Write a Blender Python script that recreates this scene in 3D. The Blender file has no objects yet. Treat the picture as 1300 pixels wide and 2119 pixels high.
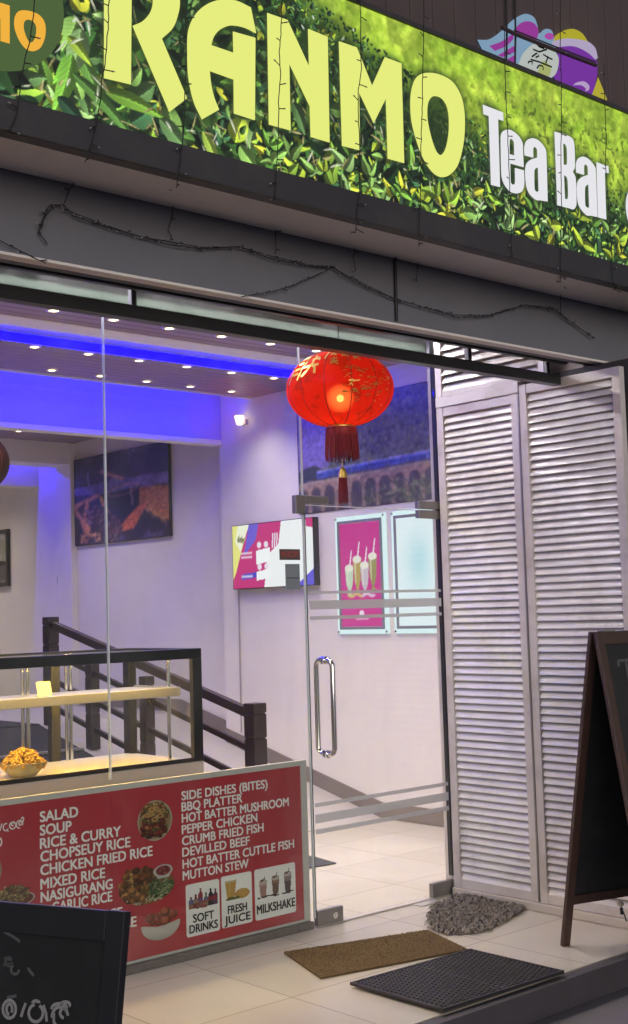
import bpy, bmesh, math, random
import numpy as np
from mathutils import Vector, Matrix
from mathutils.geometry import tessellate_polygon

# ------------------------------------------------------------------ scene, camera, light
S = bpy.context.scene
S.render.engine = 'CYCLES'
S.cycles.use_denoising = True
S.cycles.max_bounces = 8
S.cycles.diffuse_bounces = 4
S.cycles.transparent_max_bounces = 24
S.cycles.sample_clamp_indirect = 4.0
S.cycles.caustics_reflective = False
S.cycles.caustics_refractive = False
S.render.resolution_x, S.render.resolution_y = 628, 1024
S.view_settings.view_transform = 'Standard'
S.view_settings.look = 'None'
S.view_settings.exposure = 0.12
S.view_settings.gamma = 1.0

FPX, IW, IH = 2630.5, 1300.0, 2119.0
YAW, PITCH, ROLL = [math.radians(a) for a in (41.677, 4.522, 1.704)]
CAM = np.array([0.0, 0.0, 1.57])
def cam_axes():
    cy, sy, cp, sp = math.cos(YAW), math.sin(YAW), math.cos(PITCH), math.sin(PITCH)
    f = np.array([sy*cp, cy*cp, sp]); r = np.array([cy, -sy, 0.0]); d = np.cross(f, r)
    cr, sr = math.cos(ROLL), math.sin(ROLL)
    return np.array([cr*r + sr*d, -sr*r + cr*d, f])
AX = cam_axes()
cam = bpy.data.cameras.new('camera'); camo = bpy.data.objects.new('camera', cam)
S.collection.objects.link(camo); S.camera = camo
M4 = Matrix.Identity(4)
for i in range(3):
    M4[i][0] = AX[0][i]; M4[i][1] = -AX[1][i]; M4[i][2] = -AX[2][i]; M4[i][3] = CAM[i]
camo.matrix_world = M4
cam.sensor_fit = 'VERTICAL'; cam.sensor_height = 24.0; cam.lens = 24.0*FPX/IH
cam.clip_start = 0.05; cam.clip_end = 500

W = bpy.data.worlds.new('World'); S.world = W; W.use_nodes = True
wn = W.node_tree.nodes; wl = W.node_tree.links
sky = wn.new('ShaderNodeTexSky'); sky.sky_type = 'NISHITA'; sky.sun_disc = False
sky.sun_elevation = math.radians(11); sky.sun_rotation = math.radians(203.6)
sky.air_density = 1.0; sky.dust_density = 3.0
bg = wn['Background']; bg.inputs['Strength'].default_value = 0.042
wl.new(sky.outputs[0], bg.inputs['Color'])
# last glow of dusk from the street side
sun = bpy.data.lights.new('sun', 'SUN'); sun.energy = 1.5; sun.angle = math.radians(60); sun.color = (0.76, 0.83, 1.0)
suno = bpy.data.objects.new('sun', sun); S.collection.objects.link(suno)
suno.rotation_euler = Vector((0.38, 0.80, -0.035)).to_track_quat('-Z', 'Y').to_euler()

# ------------------------------------------------------------------ helpers
rnd = random.Random(7); nrg = np.random.default_rng(11)
COL = S.collection
def ray(px, py): return AX.T @ np.array([(px-650.0)/FPX, (py-1059.5)/FPX, 1.0])
def at(ax, val, px, py):                       # where a sight line meets the plane x/y/z = val
    d = ray(px, py); t = (val-CAM[ax])/d[ax]
    return CAM + t*d
def atY(v, px, py): return at(1, v, px, py)

class MB:
    def __init__(s): s.v = []; s.f = []; s.sm = []
    def add(s, vs, fs, smooth=False):
        b = len(s.v); s.v += [tuple(map(float, p)) for p in vs]
        for f in fs: s.f.append(tuple(b+i for i in f)); s.sm.append(smooth)
        return s
    def box(s, x0, x1, y0, y1, z0, z1, bev=0.0):
        if x0 > x1: x0, x1 = x1, x0
        if y0 > y1: y0, y1 = y1, y0
        if z0 > z1: z0, z1 = z1, z0
        b = min(bev, (x1-x0)*.45, (y1-y0)*.45, (z1-z0)*.45)
        if b <= 0:
            vs = [(x, y, z) for z in (z0, z1) for y in (y0, y1) for x in (x0, x1)]
            return s.add(vs, [(0,2,3,1),(4,5,7,6),(0,1,5,4),(2,6,7,3),(0,4,6,2),(1,3,7,5)])
        bm = bmesh.new()
        bmesh.ops.create_cube(bm, size=1.0)
        for v in bm.verts:
            v.co = Vector(((x0+x1)/2+v.co.x*(x1-x0), (y0+y1)/2+v.co.y*(y1-y0), (z0+z1)/2+v.co.z*(z1-z0)))
        bmesh.ops.bevel(bm, geom=list(bm.edges), offset=b, segments=2, affect='EDGES', profile=.6)
        bm.verts.index_update()
        vs = [v.co[:] for v in bm.verts]; fs = [[v.index for v in f.verts] for f in bm.faces]
        bm.free(); return s.add(vs, fs)
    def obox(s, c, u, v, w, bev=0.0):          # oriented box: centre and three half-extent vectors
        t = MB().box(-1, 1, -1, 1, -1, 1)
        if bev:
            lu, lv, lw = [float(np.linalg.norm(a)) for a in (u, v, w)]
            t = MB().box(-lu, lu, -lv, lv, -lw, lw, bev); t.v = [(a/lu, b/lv, e/lw) for a, b, e in t.v]
        c, u, v, w = [np.array(a, float) for a in (c, u, v, w)]
        flip = np.dot(np.cross(u, v), w) < 0
        return s.add([c+a*u+b*v+e*w for a, b, e in t.v], [f[::-1] if flip else f for f in t.f])
    def tube(s, pts, r, n=8, caps=True):
        pts = [np.array(p, float) for p in pts]; rs = r if isinstance(r, (list, tuple)) else [r]*len(pts)
        vs = []; up = None
        for i, p in enumerate(pts):
            d = pts[min(i+1, len(pts)-1)] - pts[max(i-1, 0)]; d = d/(np.linalg.norm(d)+1e-12)
            if up is None:
                a = np.array([0, 0, 1.0]) if abs(d[2]) < .9 else np.array([1.0, 0, 0])
                up = np.cross(d, np.cross(a, d))
            up = up - d*np.dot(up, d); up /= np.linalg.norm(up)+1e-12; sd = np.cross(d, up)
            for k in range(n):
                a = 2*math.pi*k/n; vs.append(p + rs[i]*(math.cos(a)*up + math.sin(a)*sd))
        fs = [(i*n+k, i*n+(k+1) % n, (i+1)*n+(k+1) % n, (i+1)*n+k) for i in range(len(pts)-1) for k in range(n)]
        s.add(vs, fs, True)
        if caps:
            s.add(vs[:n], [tuple(range(n))[::-1]]); s.add(vs[-n:], [tuple(range(n))])
        return s
    def lathe(s, c, prof, n=32, smooth=True):  # profile of (radius, z) turned about a vertical axis
        vs = [(c[0]+r*math.cos(2*math.pi*k/n), c[1]+r*math.sin(2*math.pi*k/n), c[2]+z) for r, z in prof for k in range(n)]
        fs = [(i*n+k, i*n+(k+1) % n, (i+1)*n+(k+1) % n, (i+1)*n+k) for i in range(len(prof)-1) for k in range(n)]
        return s.add(vs, fs, smooth)
    def poly(s, loops, o, u, v, w, depth):     # filled outline (with holes) in the plane o+u,v; depth along w
        o, u, v, w = [np.array(a, float) for a in (o, u, v, w)]
        allp = [p for L in loops for p in L]
        tri = tessellate_polygon([[Vector((p[0], p[1], 0)) for p in L] for L in loops])
        f = [o+p[0]*u+p[1]*v for p in allp]; b = [p-w*depth for p in f]
        fs = []
        for t in tri:
            a = [allp[i] for i in t]
            ar = (a[1][0]-a[0][0])*(a[2][1]-a[0][1])-(a[2][0]-a[0][0])*(a[1][1]-a[0][1])
            if abs(ar) < 1e-12: continue
            want = np.dot(np.cross(u, v), w)
            fs.append(tuple(t) if ar*want > 0 else tuple(t)[::-1])
        s.add(f, fs)
        if depth:
            k = 0; N = len(allp); q = []
            for L in loops:
                for i in range(len(L)): q.append((k+i, k+(i+1) % len(L), N+k+(i+1) % len(L), N+k+i))
                k += len(L)
            s.add(f+b, q)
        return s
    def build(s, name, mat, parent=None):
        b0 = base_of(parent)
        me = bpy.data.meshes.new(name); me.from_pydata([(p[0]-b0[0], p[1]-b0[1], p[2]-b0[2]) for p in s.v], [], s.f); me.validate()
        if len(me.polygons) == len(s.sm): me.polygons.foreach_set('use_smooth', s.sm)
        if mat: me.materials.append(mat)
        o = bpy.data.objects.new(name, me); COL.objects.link(o)
        if parent: o.parent = parent
        return o
def base_of(o):
    p = Vector((0, 0, 0))
    while o: p += o.location; o = o.parent
    return p
def tag(o, label=None, cat=None, group=None, kind=None):
    if label: o['label'] = label
    if cat: o['category'] = cat
    if group: o['group'] = group
    if kind: o['kind'] = kind
    return o
def thing(name, label, cat, loc=(0, 0, 0), group=None):
    o = bpy.data.objects.new(name, None); COL.objects.link(o); o.location = loc
    o.empty_display_size = .1
    return tag(o, label, cat, group)
def copy_thing(t, off, label=None):
    r = t.copy(); COL.objects.link(r); r.location = Vector(t.location)+Vector(off)
    if label: r['label'] = label
    for ch in list(t.children):
        c = ch.copy(); COL.objects.link(c); c.parent = r
        for g in list(ch.children):
            d = g.copy(); COL.objects.link(d); d.parent = c
    return r

def mat(name, col, rough=.5, metal=0.0, var=.0, scale=6.0, bump=0.0, bscale=60.0, spec=.5, dirt=None, dscale=3.0, damt=.5, coord='Object', stretch=(1, 1, 1), coat=0):
    m = bpy.data.materials.new(name); m.use_nodes = True
    N, L = m.node_tree.nodes, m.node_tree.links; b = N['Principled BSDF']
    b.inputs['Base Color'].default_value = (*col, 1); b.inputs['Roughness'].default_value = rough
    b.inputs['Metallic'].default_value = metal; b.inputs['Specular IOR Level'].default_value = spec
    b.inputs['Coat Weight'].default_value = coat
    tc = N.new('ShaderNodeTexCoord'); mp = N.new('ShaderNodeMapping'); mp.inputs['Scale'].default_value = stretch
    L.new(tc.outputs[coord], mp.inputs[0])
    src = None
    if var:
        n = N.new('ShaderNodeTexNoise'); n.inputs['Scale'].default_value = scale; n.inputs['Detail'].default_value = 6
        L.new(mp.outputs[0], n.inputs['Vector'])
        mx = N.new('ShaderNodeMix'); mx.data_type = 'RGBA'
        mx.inputs[6].default_value = (*[max(0, c*(1-var)) for c in col], 1); mx.inputs[7].default_value = (*[min(1, c*(1+var)) for c in col], 1)
        L.new(n.outputs[0], mx.inputs[0]); src = mx.outputs[2]
        if rough > .45:
            rr = N.new('ShaderNodeMapRange'); rr.inputs[3].default_value = rough-.06; rr.inputs[4].default_value = min(1, rough+.12)
            L.new(n.outputs[0], rr.inputs[0]); L.new(rr.outputs[0], b.inputs['Roughness'])
    if dirt:
        n = N.new('ShaderNodeTexNoise'); n.inputs['Scale'].default_value = dscale; n.inputs['Detail'].default_value = 8; n.inputs['Roughness'].default_value = .7
        L.new(mp.outputs[0], n.inputs['Vector'])
        cr = N.new('ShaderNodeValToRGB'); cr.color_ramp.elements[0].position = .48; cr.color_ramp.elements[1].position = .72
        L.new(n.outputs[0], cr.inputs[0])
        ml = N.new('ShaderNodeMath'); ml.operation = 'MULTIPLY'; ml.inputs[1].default_value = damt; L.new(cr.outputs[0], ml.inputs[0])
        mx = N.new('ShaderNodeMix'); mx.data_type = 'RGBA'; mx.inputs[6].default_value = (*col, 1); mx.inputs[7].default_value = (*dirt, 1)
        if src: L.new(src, mx.inputs[6])
        L.new(ml.outputs[0], mx.inputs[0]); src = mx.outputs[2]
    if src: L.new(src, b.inputs['Base Color'])
    if bump:
        n = N.new('ShaderNodeTexNoise'); n.inputs['Scale'].default_value = bscale; n.inputs['Detail'].default_value = 5
        L.new(mp.outputs[0], n.inputs['Vector'])
        bp = N.new('ShaderNodeBump'); bp.inputs['Strength'].default_value = bump; bp.inputs['Distance'].default_value = .01
        L.new(n.outputs[0], bp.inputs['Height']); L.new(bp.outputs[0], b.inputs['Normal'])
    return m
def emit(name, col, strength):
    m = bpy.data.materials.new(name); m.use_nodes = True; N, L = m.node_tree.nodes, m.node_tree.links
    N.remove(N['Principled BSDF']); e = N.new('ShaderNodeEmission')
    e.inputs[0].default_value = (*col, 1); e.inputs[1].default_value = strength
    L.new(e.outputs[0], N['Material Output'].inputs[0]); return m
def glass(name, tint=(.95, .98, .97), refl=1.0, film=.05):
    m = bpy.data.materials.new(name); m.use_nodes = True; N, L = m.node_tree.nodes, m.node_tree.links
    N.remove(N['Principled BSDF'])
    t = N.new('ShaderNodeBsdfTransparent'); t.inputs[0].default_value = (*tint, 1)
    g = N.new('ShaderNodeBsdfGlossy'); g.inputs['Roughness'].default_value = .02
    f = N.new('ShaderNodeLayerWeight'); f.inputs[0].default_value = .5
    pw_ = N.new('ShaderNodeMath'); pw_.operation = 'POWER'; pw_.inputs[1].default_value = 5; L.new(f.outputs['Facing'], pw_.inputs[0])
    ml = N.new('ShaderNodeMath'); ml.operation = 'MULTIPLY_ADD'; ml.inputs[1].default_value = .93*refl; ml.inputs[2].default_value = .035*refl
    mx = N.new('ShaderNodeMixShader'); L.new(pw_.outputs[0], ml.inputs[0]); L.new(ml.outputs[0], mx.inputs[0]); L.new(t.outputs[0], mx.inputs[1]); L.new(g.outputs[0], mx.inputs[2])
    d = N.new('ShaderNodeBsdfDiffuse'); d.inputs[0].default_value = (.8, .8, .82, 1)
    tc = N.new('ShaderNodeTexCoord'); mp = N.new('ShaderNodeMapping'); mp.inputs['Scale'].default_value = (1, 1, .45); L.new(tc.outputs['Object'], mp.inputs[0])
    no = N.new('ShaderNodeTexNoise'); no.inputs['Scale'].default_value = 2.4; no.inputs['Detail'].default_value = 9; no.inputs['Roughness'].default_value = .68; no.inputs['Distortion'].default_value = .8; L.new(mp.outputs[0], no.inputs['Vector'])
    mr = N.new('ShaderNodeMapRange'); mr.inputs[1].default_value = .46; mr.inputs[2].default_value = .80; mr.inputs[3].default_value = .004; mr.inputs[4].default_value = film; L.new(no.outputs[0], mr.inputs[0])
    m2 = N.new('ShaderNodeMixShader'); L.new(mr.outputs[0], m2.inputs[0]); L.new(mx.outputs[0], m2.inputs[1]); L.new(d.outputs[0], m2.inputs[2])
    L.new(m2.outputs[0], N['Material Output'].inputs[0]); return m
def print_mat(name, emission=0.0, rough=.5):
    m = bpy.data.materials.new(name); m.use_nodes = True; N, L = m.node_tree.nodes, m.node_tree.links; b = N['Principled BSDF']
    a = N.new('ShaderNodeAttribute'); a.attribute_name = 'print'
    b.inputs['Roughness'].default_value = rough
    if emission:
        b.inputs['Base Color'].default_value = (.02, .02, .02, 1)
        L.new(a.outputs['Color'], b.inputs['Emission Color']); b.inputs['Emission Strength'].default_value = emission
    else: L.new(a.outputs['Color'], b.inputs['Base Color'])
    return m
def lin(c):
    c = np.clip(np.asarray(c, float), 0, 1); return np.where(c <= .04045, c/12.92, ((c+.055)/1.055)**2.4)
def rgb(r, g, b): return tuple(float(x) for x in lin(np.array([r, g, b])/255.0))

# ---- printed pictures: colours painted in numpy, carried by the vertices of a fine flat grid
def print_face(name, cv, o, u, v, m, parent, mask=None):  # cv[row from top, col]; o = top left, u right, v down (full extents)
    h, w = cv.shape[:2]
    jj, ii = np.meshgrid(np.linspace(0, 1, w), np.linspace(0, 1, h))
    o, u, v = [np.array(a, float) for a in (o, u, v)]
    P = o + jj[..., None]*u + ii[..., None]*v - np.array(base_of(parent))
    idx = np.arange(h*w).reshape(h, w)
    q = np.stack([idx[1:, :-1], idx[1:, 1:], idx[:-1, 1:], idx[:-1, :-1]], -1).reshape(-1, 4)
    if mask is not None:
        mk = mask[:-1, :-1] & mask[1:, :-1] & mask[:-1, 1:] & mask[1:, 1:]; q = q[mk.reshape(-1)]
    me = bpy.data.meshes.new(name)
    me.vertices.add(h*w); me.vertices.foreach_set('co', P.reshape(-1).astype(np.float32))
    n = len(q); me.loops.add(n*4); me.loops.foreach_set('vertex_index', q.reshape(-1).astype(np.int32))
    me.polygons.add(n); me.polygons.foreach_set('loop_start', np.arange(0, n*4, 4, dtype=np.int32))
    at_ = me.attributes.new('print', 'FLOAT_COLOR', 'POINT')
    rgba = np.ones((h*w, 4), np.float32); rgba[:, :3] = lin(cv).reshape(-1, 3); at_.data.foreach_set('color', rgba.reshape(-1))
    me.update(calc_edges=True); me.validate(); me.materials.append(m)
    ob = bpy.data.objects.new(name, me); COL.objects.link(ob)
    if parent: ob.parent = parent
    return ob
def vnoise(h, w, cells, rng, octv=4, asp=1.0):
    out = np.zeros((h, w)); amp = 1.0; tot = 0
    for o in range(octv):
        gh = max(2, int(cells*2**o)); gw = max(2, int(cells*2**o*w/h*asp)); g = rng.random((gh+1, gw+1))
        y = np.linspace(0, gh-1e-6, h); x = np.linspace(0, gw-1e-6, w); y0 = y.astype(int); x0 = x.astype(int)
        fy = (y-y0)[:, None]; fx = (x-x0)[None]; fy = fy*fy*(3-2*fy); fx = fx*fx*(3-2*fx)
        a = g[y0][:, x0]; b = g[y0][:, x0+1]; c = g[y0+1][:, x0]; d = g[y0+1][:, x0+1]
        out += amp*((a*(1-fx)+b*fx)*(1-fy)+(c*(1-fx)+d*fx)*fy); tot += amp; amp *= .55
    return out/tot
def canvas(h, w, c): return np.ones((h, w, 3))*np.array(c)/255.0
def put(cv, m, c, a=1.0): m = (np.clip(m, 0, 1)*a)[..., None]; cv[:] = cv*(1-m)+np.array(c)/255.0*m
def grid(cv): return np.meshgrid(np.arange(cv.shape[1])+.5, np.arange(cv.shape[0])+.5)
def ell(cv, cx, cy, rx, ry, ang=0, soft=1.0):
    X, Y = grid(cv); c, s = math.cos(ang), math.sin(ang); dx, dy = X-cx, Y-cy
    d = np.sqrt(((c*dx+s*dy)/rx)**2+((-s*dx+c*dy)/ry)**2)
    return np.clip((1-d)*min(rx, ry)/soft+.5, 0, 1)
def inpoly(cv, pts):
    X, Y = grid(cv); r = np.zeros(X.shape, bool); n = len(pts)
    for i in range(n):
        (x0, y0), (x1, y1) = pts[i][:2], pts[(i+1) % n][:2]
        if y0 == y1: continue
        c = (Y < y0) != (Y < y1); r ^= c & (X < (x1-x0)*(Y-y0)/(y1-y0)+x0)
    return r.astype(float)
def blur(a, r):
    k = np.exp(-np.arange(-3*r, 3*r+1)**2/(2.0*r*r)); k /= k.sum(); p = 3*r
    a = np.apply_along_axis(lambda t: np.convolve(np.pad(t, p, mode='edge'), k, 'valid'), 0, a)
    return np.apply_along_axis(lambda t: np.convolve(np.pad(t, p, mode='edge'), k, 'valid'), 1, a)
def leaf(cv, x, y, L, wd, ang, col, bend=0.0, vein=.25, shade=.35):
    h, w = cv.shape[:2]; R = int(L+4)
    x0, x1, y0, y1 = max(0, int(x-R)), min(w, int(x+R)), max(0, int(y-R)), min(h, int(y+R))
    if x1 <= x0 or y1 <= y0: return
    X, Y = np.meshgrid(np.arange(x0, x1)+.5-x, np.arange(y0, y1)+.5-y)
    c, s = math.cos(ang), math.sin(ang); u = (c*X+s*Y)/L; v = (-s*X+c*Y) - bend*L*u*u
    uu = np.clip(u, 0, 1); hw = wd*np.sin(math.pi*uu**.75)**.85*(1-.25*uu)
    m = np.clip(hw-np.abs(v)+.5, 0, 1)*((u > 0) & (u < 1))
    t = np.where(v > 0, 1+shade*.35, 1-shade)*(.8+.35*uu)
    t = t*(1+vein*.5*np.sin((uu*9 - np.abs(v)/max(wd, 1)*2.2)*2*math.pi)*(.6 if wd > 5 else 0))
    t = t+vein*np.exp(-(v/(.10*wd+.6))**2)
    colr = np.clip(np.array(col)/255.0*t[..., None], 0, 1)
    cv[y0:y1, x0:x1] = cv[y0:y1, x0:x1]*(1-m[..., None])+colr*m[..., None]

def smooth_path(pts, n=7):                    # (x,y) corner, (x,y,1) smooth
    out = []; N = len(pts)
    for i in range(N):
        p0, p1, p2, p3 = [np.array(pts[(i+k-1) % N][:2], float) for k in range(4)]
        s1, s2 = len(pts[i]) > 2, len(pts[(i+1) % N]) > 2
        out.append(p1)
        if s1 or s2:
            t1 = (p2-p0)*.5 if s1 else (p2-p1); t2 = (p3-p1)*.5 if s2 else (p2-p1)
            l = np.linalg.norm(p2-p1)
            for t in (t1, t2):
                q = np.linalg.norm(t)
                if q > l: t *= l/q
            for k in range(1, n):
                t = k/n
                out.append((2*t**3-3*t*t+1)*p1+(t**3-2*t*t+t)*t1+(-2*t**3+3*t*t)*p2+(t**3-t*t)*t2)
    return [tuple(p) for p in out]

_H = {}
def text_mesh(body, offset=.02, spacing=1.0):
    c = bpy.data.curves.new('lettering', 'FONT'); c.body = body; c.size = 1; c.offset = offset; c.resolution_u = 4; c.space_character = spacing
    c.fill_mode = 'FRONT'
    o = bpy.data.objects.new('lettering', c); COL.objects.link(o)
    dg = bpy.context.evaluated_depsgraph_get(); dg.update()
    me = bpy.data.meshes.new_from_object(o.evaluated_get(dg))
    vs = [tuple(v.co[:2]) for v in me.vertices]; fs = [tuple(p.vertices) for p in me.polygons]
    bpy.data.objects.remove(o); bpy.data.curves.remove(c); bpy.data.meshes.remove(me)
    return vs, fs
def text_on(mb, body, o, u, v, width=None, cap=None, offset=0.0, spacing=1.0, center=False, bold=True):
    # o: left end of the base line; u, v unit vectors; fitted to width and cap height in metres
    vs, fs = text_mesh(body, offset, spacing)
    if offset not in _H:
        hv, _ = text_mesh('H', offset); _H[offset] = (min(p[1] for p in hv), max(p[1] for p in hv))
    lo, hi = _H[offset]; x0, x1 = min(p[0] for p in vs), max(p[0] for p in vs)
    sz = cap/(hi-lo); sx = width/(x1-x0) if width else sz
    o, u, v = [np.array(a, float) for a in (o, u, v)]
    dx = -(x1-x0)*sx/2 if center else 0
    P = [o+u*((p[0]-x0)*sx+dx)+v*((p[1]-lo)*sz) for p in vs]
    w = np.cross(u, v); q = cap*.036; k_ = 0
    for ox, oz in ((0, 0), (-q, 0), (q, 0), (-q, q*.7), (q, q*.7), (-q, -q*.7), (q, -q*.7)) if bold else ((0, 0),):
        mb.add([p+u*ox+v*oz+w*k_*.00012 for p in P], fs); k_ += 1
def ribbon(mb, pts, o, u, v, wd, lift=(0, 0, 0)):         # a flat brush stroke through 2-D points
    pts = [np.array(p, float) for p in pts]; L, R = [], []
    for i, p in enumerate(pts):
        d = pts[min(i+1, len(pts)-1)]-pts[max(i-1, 0)]; d /= np.linalg.norm(d)+1e-9; n = np.array([-d[1], d[0]])*wd/2
        L.append(p+n); R.append(p-n)
    o, u, v, l = [np.array(a, float) for a in (o, u, v, lift)]
    P = [o+q[0]*u+q[1]*v+l for q in L+R]; k = len(pts)
    mb.add(P, [(k+i, k+i+1, i+1, i) for i in range(k-1)])
def arc(cx, cy, rx, ry, a0, a1, n=14): return [(cx+rx*math.cos(math.radians(a0+(a1-a0)*i/n)), cy+ry*math.sin(math.radians(a0+(a1-a0)*i/n))) for i in range(n+1)]

# ------------------------------------------------------------------ materials
wall_paint = mat('white_wall_paint', (.78, .75, .73), .55, var=.04, scale=1.5, bump=.04, bscale=25, dirt=(.55, .50, .47), dscale=.9, damt=.25)
fascia_paint = mat('dark_grey_paint', (.165, .17, .20), .65, var=.12, scale=2.2, bump=.06, bscale=40, dirt=(.20, .20, .22), dscale=2.5, damt=.6)
soffit_paint = mat('dusty_soffit_paint', (.80, .75, .73), .8, var=.12, scale=2.0, bump=.05, dirt=(.52, .48, .47), dscale=2, damt=.5)
black_metal = mat('black_powder_coat', (.018, .018, .02), .38, var=.2, scale=8)
dark_casing = mat('dark_sign_casing', (.05, .048, .055), .5, var=.15, scale=3, dirt=(.10, .09, .09), dscale=4, damt=.5)
brown_sheet = mat('brown_wall_sheet', (.095, .070, .074), .7, var=.16, scale=2, bump=.05, dirt=(.13, .10, .10), dscale=2, damt=.5, stretch=(1, 1, .35))
alu_white = mat('white_aluminium', (.66, .62, .61), .35, var=.06, scale=4, dirt=(.30, .25, .22), dscale=3.2, damt=.55)
louvre_paint = mat('dusty_white_slats', (.80, .78, .79), .22, var=.06, scale=5, dirt=(.34, .29, .27), dscale=2.6, damt=.60, stretch=(1, 1, .6))
steel = mat('brushed_steel', (.66, .64, .60), .38, .75)
dull_steel = mat('dull_steel', (.30, .29, .28), .42, .85, var=.15, scale=14)
chrome = mat('polished_chrome', (.75, .74, .72), .10, 1.0)
clear = glass('clear_glass'); clear2 = glass('display_glass', (.97, .98, .97), refl=.6)
seam_mat = mat('glass_seam_silicone', (.75, .80, .82), .25)
frost = None
def frosted():
    m = bpy.data.materials.new('frosted_film'); m.use_nodes = True; N, L = m.node_tree.nodes, m.node_tree.links; b = N['Principled BSDF']
    b.inputs['Base Color'].default_value = (.62, .63, .64, 1); b.inputs['Roughness'].default_value = .6
    t = N.new('ShaderNodeBsdfTransparent'); mx = N.new('ShaderNodeMixShader'); mx.inputs[0].default_value = .72
    L.new(t.outputs[0], mx.inputs[1]); L.new(b.outputs[0], mx.inputs[2]); L.new(mx.outputs[0], N['Material Output'].inputs[0]); return m
frost = frosted()
dark_wood = mat('dark_stained_wood', (.020, .012, .013), .35, var=.35, scale=5, stretch=(8, 8, 1), bump=.05)
board_wood = mat('brown_wood_frame', (.06, .032, .025), .45, var=.4, scale=6, stretch=(10, 10, 1), bump=.08)
chalk_black = mat('chalkboard_black', (.012, .012, .014), .6, var=.3, scale=3, dirt=(.03, .03, .034), dscale=4, damt=.8)
chalk = mat('grey_chalk', (.30, .30, .31), .9, var=.3, scale=40)
chalk_faint = mat('faint_chalk', (.10, .10, .108), .9, var=.3, scale=40)
cable_black = mat('black_cable', (.012, .012, .012), .5)
stone_grey = mat('grey_granite', (.13, .12, .11), .4, var=.35, scale=60)
wood_slat = mat('ceiling_wood', (.27, .18, .25), .42, var=.2, scale=4, stretch=(1, 9, 9))

def tile_mat(name, col, grout, sx=.6, sy=.6, rough=.22, ox=0.0, oy=0.0):
    m = bpy.data.materials.new(name); m.use_nodes = True; N, L = m.node_tree.nodes, m.node_tree.links; b = N['Principled BSDF']
    tc = N.new('ShaderNodeTexCoord'); mp = N.new('ShaderNodeMapping'); mp.inputs['Location'].default_value = (ox, oy, 0)
    L.new(tc.outputs['Object'], mp.inputs[0])
    br = N.new('ShaderNodeTexBrick'); br.offset = 0.0; br.inputs['Scale'].default_value = 1.0
    br.inputs['Brick Width'].default_value = sx; br.inputs['Row Height'].default_value = sy
    br.inputs['Mortar Size'].default_value = .0032; br.inputs['Mortar Smooth'].default_value = .2
    br.inputs['Color1'].default_value = (*col, 1); br.inputs['Color2'].default_value = (*[c*.93 for c in col], 1); br.inputs['Mortar'].default_value = (*grout, 1)
    L.new(mp.outputs[0], br.inputs['Vector'])
    n = N.new('ShaderNodeTexNoise'); n.inputs['Scale'].default_value = 1.6; n.inputs['Detail'].default_value = 7; n.inputs['Distortion'].default_value = .3
    L.new(mp.outputs[0], n.inputs['Vector'])
    cr = N.new('ShaderNodeValToRGB'); cr.color_ramp.elements[0].position = .15; cr.color_ramp.elements[0].color = (.80, .79, .76, 1); cr.color_ramp.elements[1].position = .85; cr.color_ramp.elements[1].color = (1, 1, 1, 1)
    L.new(n.outputs[0], cr.inputs[0])
    mx = N.new('ShaderNodeMix'); mx.data_type = 'RGBA'; mx.blend_type = 'MULTIPLY'; mx.inputs[0].default_value = 1
    L.new(br.outputs['Color'], mx.inputs[6]); L.new(cr.outputs[0], mx.inputs[7]); L.new(mx.outputs[2], b.inputs['Base Color'])
    n2 = N.new('ShaderNodeTexNoise'); n2.inputs['Scale'].default_value = 5; n2.inputs['Detail'].default_value = 6; L.new(mp.outputs[0], n2.inputs['Vector'])
    rr = N.new('ShaderNodeMapRange'); rr.inputs[3].default_value = rough+.06; rr.inputs[4].default_value = rough+.16; L.new(n2.outputs[0], rr.inputs[0]); b.inputs['Roughness'].default_value = rough+.08
    bp = N.new('ShaderNodeBump'); bp.inputs['Strength'].default_value = .25; bp.inputs['Distance'].default_value = .002; bp.invert = True
    L.new(br.outputs['Fac'], bp.inputs['Height']); L.new(bp.outputs[0], b.inputs['Normal'])
    return m
porch_tile = tile_mat('cream_floor_tile', (.61, .565, .50), (.36, .325, .285), rough=.15, ox=.15, oy=.1)
street_mat = mat('dark_pavement', (.17, .155, .175), .5, var=.25, scale=3, bump=.15, bscale=120, dirt=(.11, .10, .11), dscale=1.2, damt=.7)
ramp_tile = mat('grey_ramp_tile', (.42, .39, .38), .4, var=.08, scale=3)
skirt_mat = mat('grey_brown_skirting_tile', (.22, .19, .165), .3, var=.1, scale=5)

# ------------------------------------------------------------------ the ground
G = 4.886          # glass plane
tag(MB().box(-60, 60, -60, 60, -.6, -.13).build('street', street_mat), kind='structure')
pf = MB().box(-4, 9, 3.50, 7.02, -.128, 0.0)
tag(pf.build('tiled_floor', porch_tile), kind='structure')
st = MB().box(-4, 9, 3.44, 3.498, -.128, -.004, .004)
tag(st.build('porch_kerb', mat('dark_step_edge', (.066, .060, .070), .5, var=.2, scale=10)), kind='structure')
RS = .244
def ramp_z(y): return (min(y, 9.8)-7.0)*RS
rp = MB().add([(2.2, 7.02, 0.004), (6.99, 7.02, 0.004), (6.99, 9.8, ramp_z(9.8)), (2.2, 9.8, ramp_z(9.8)),
               (2.2, 15, ramp_z(9.8)), (6.99, 15, ramp_z(9.8)), (2.2, 7.02, -.1), (6.99, 7.02, -.1)], [(0, 1, 2, 3), (3, 2, 5, 4), (6, 7, 1, 0)])
tag(rp.build('ramp', ramp_tile), kind='structure')

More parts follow.
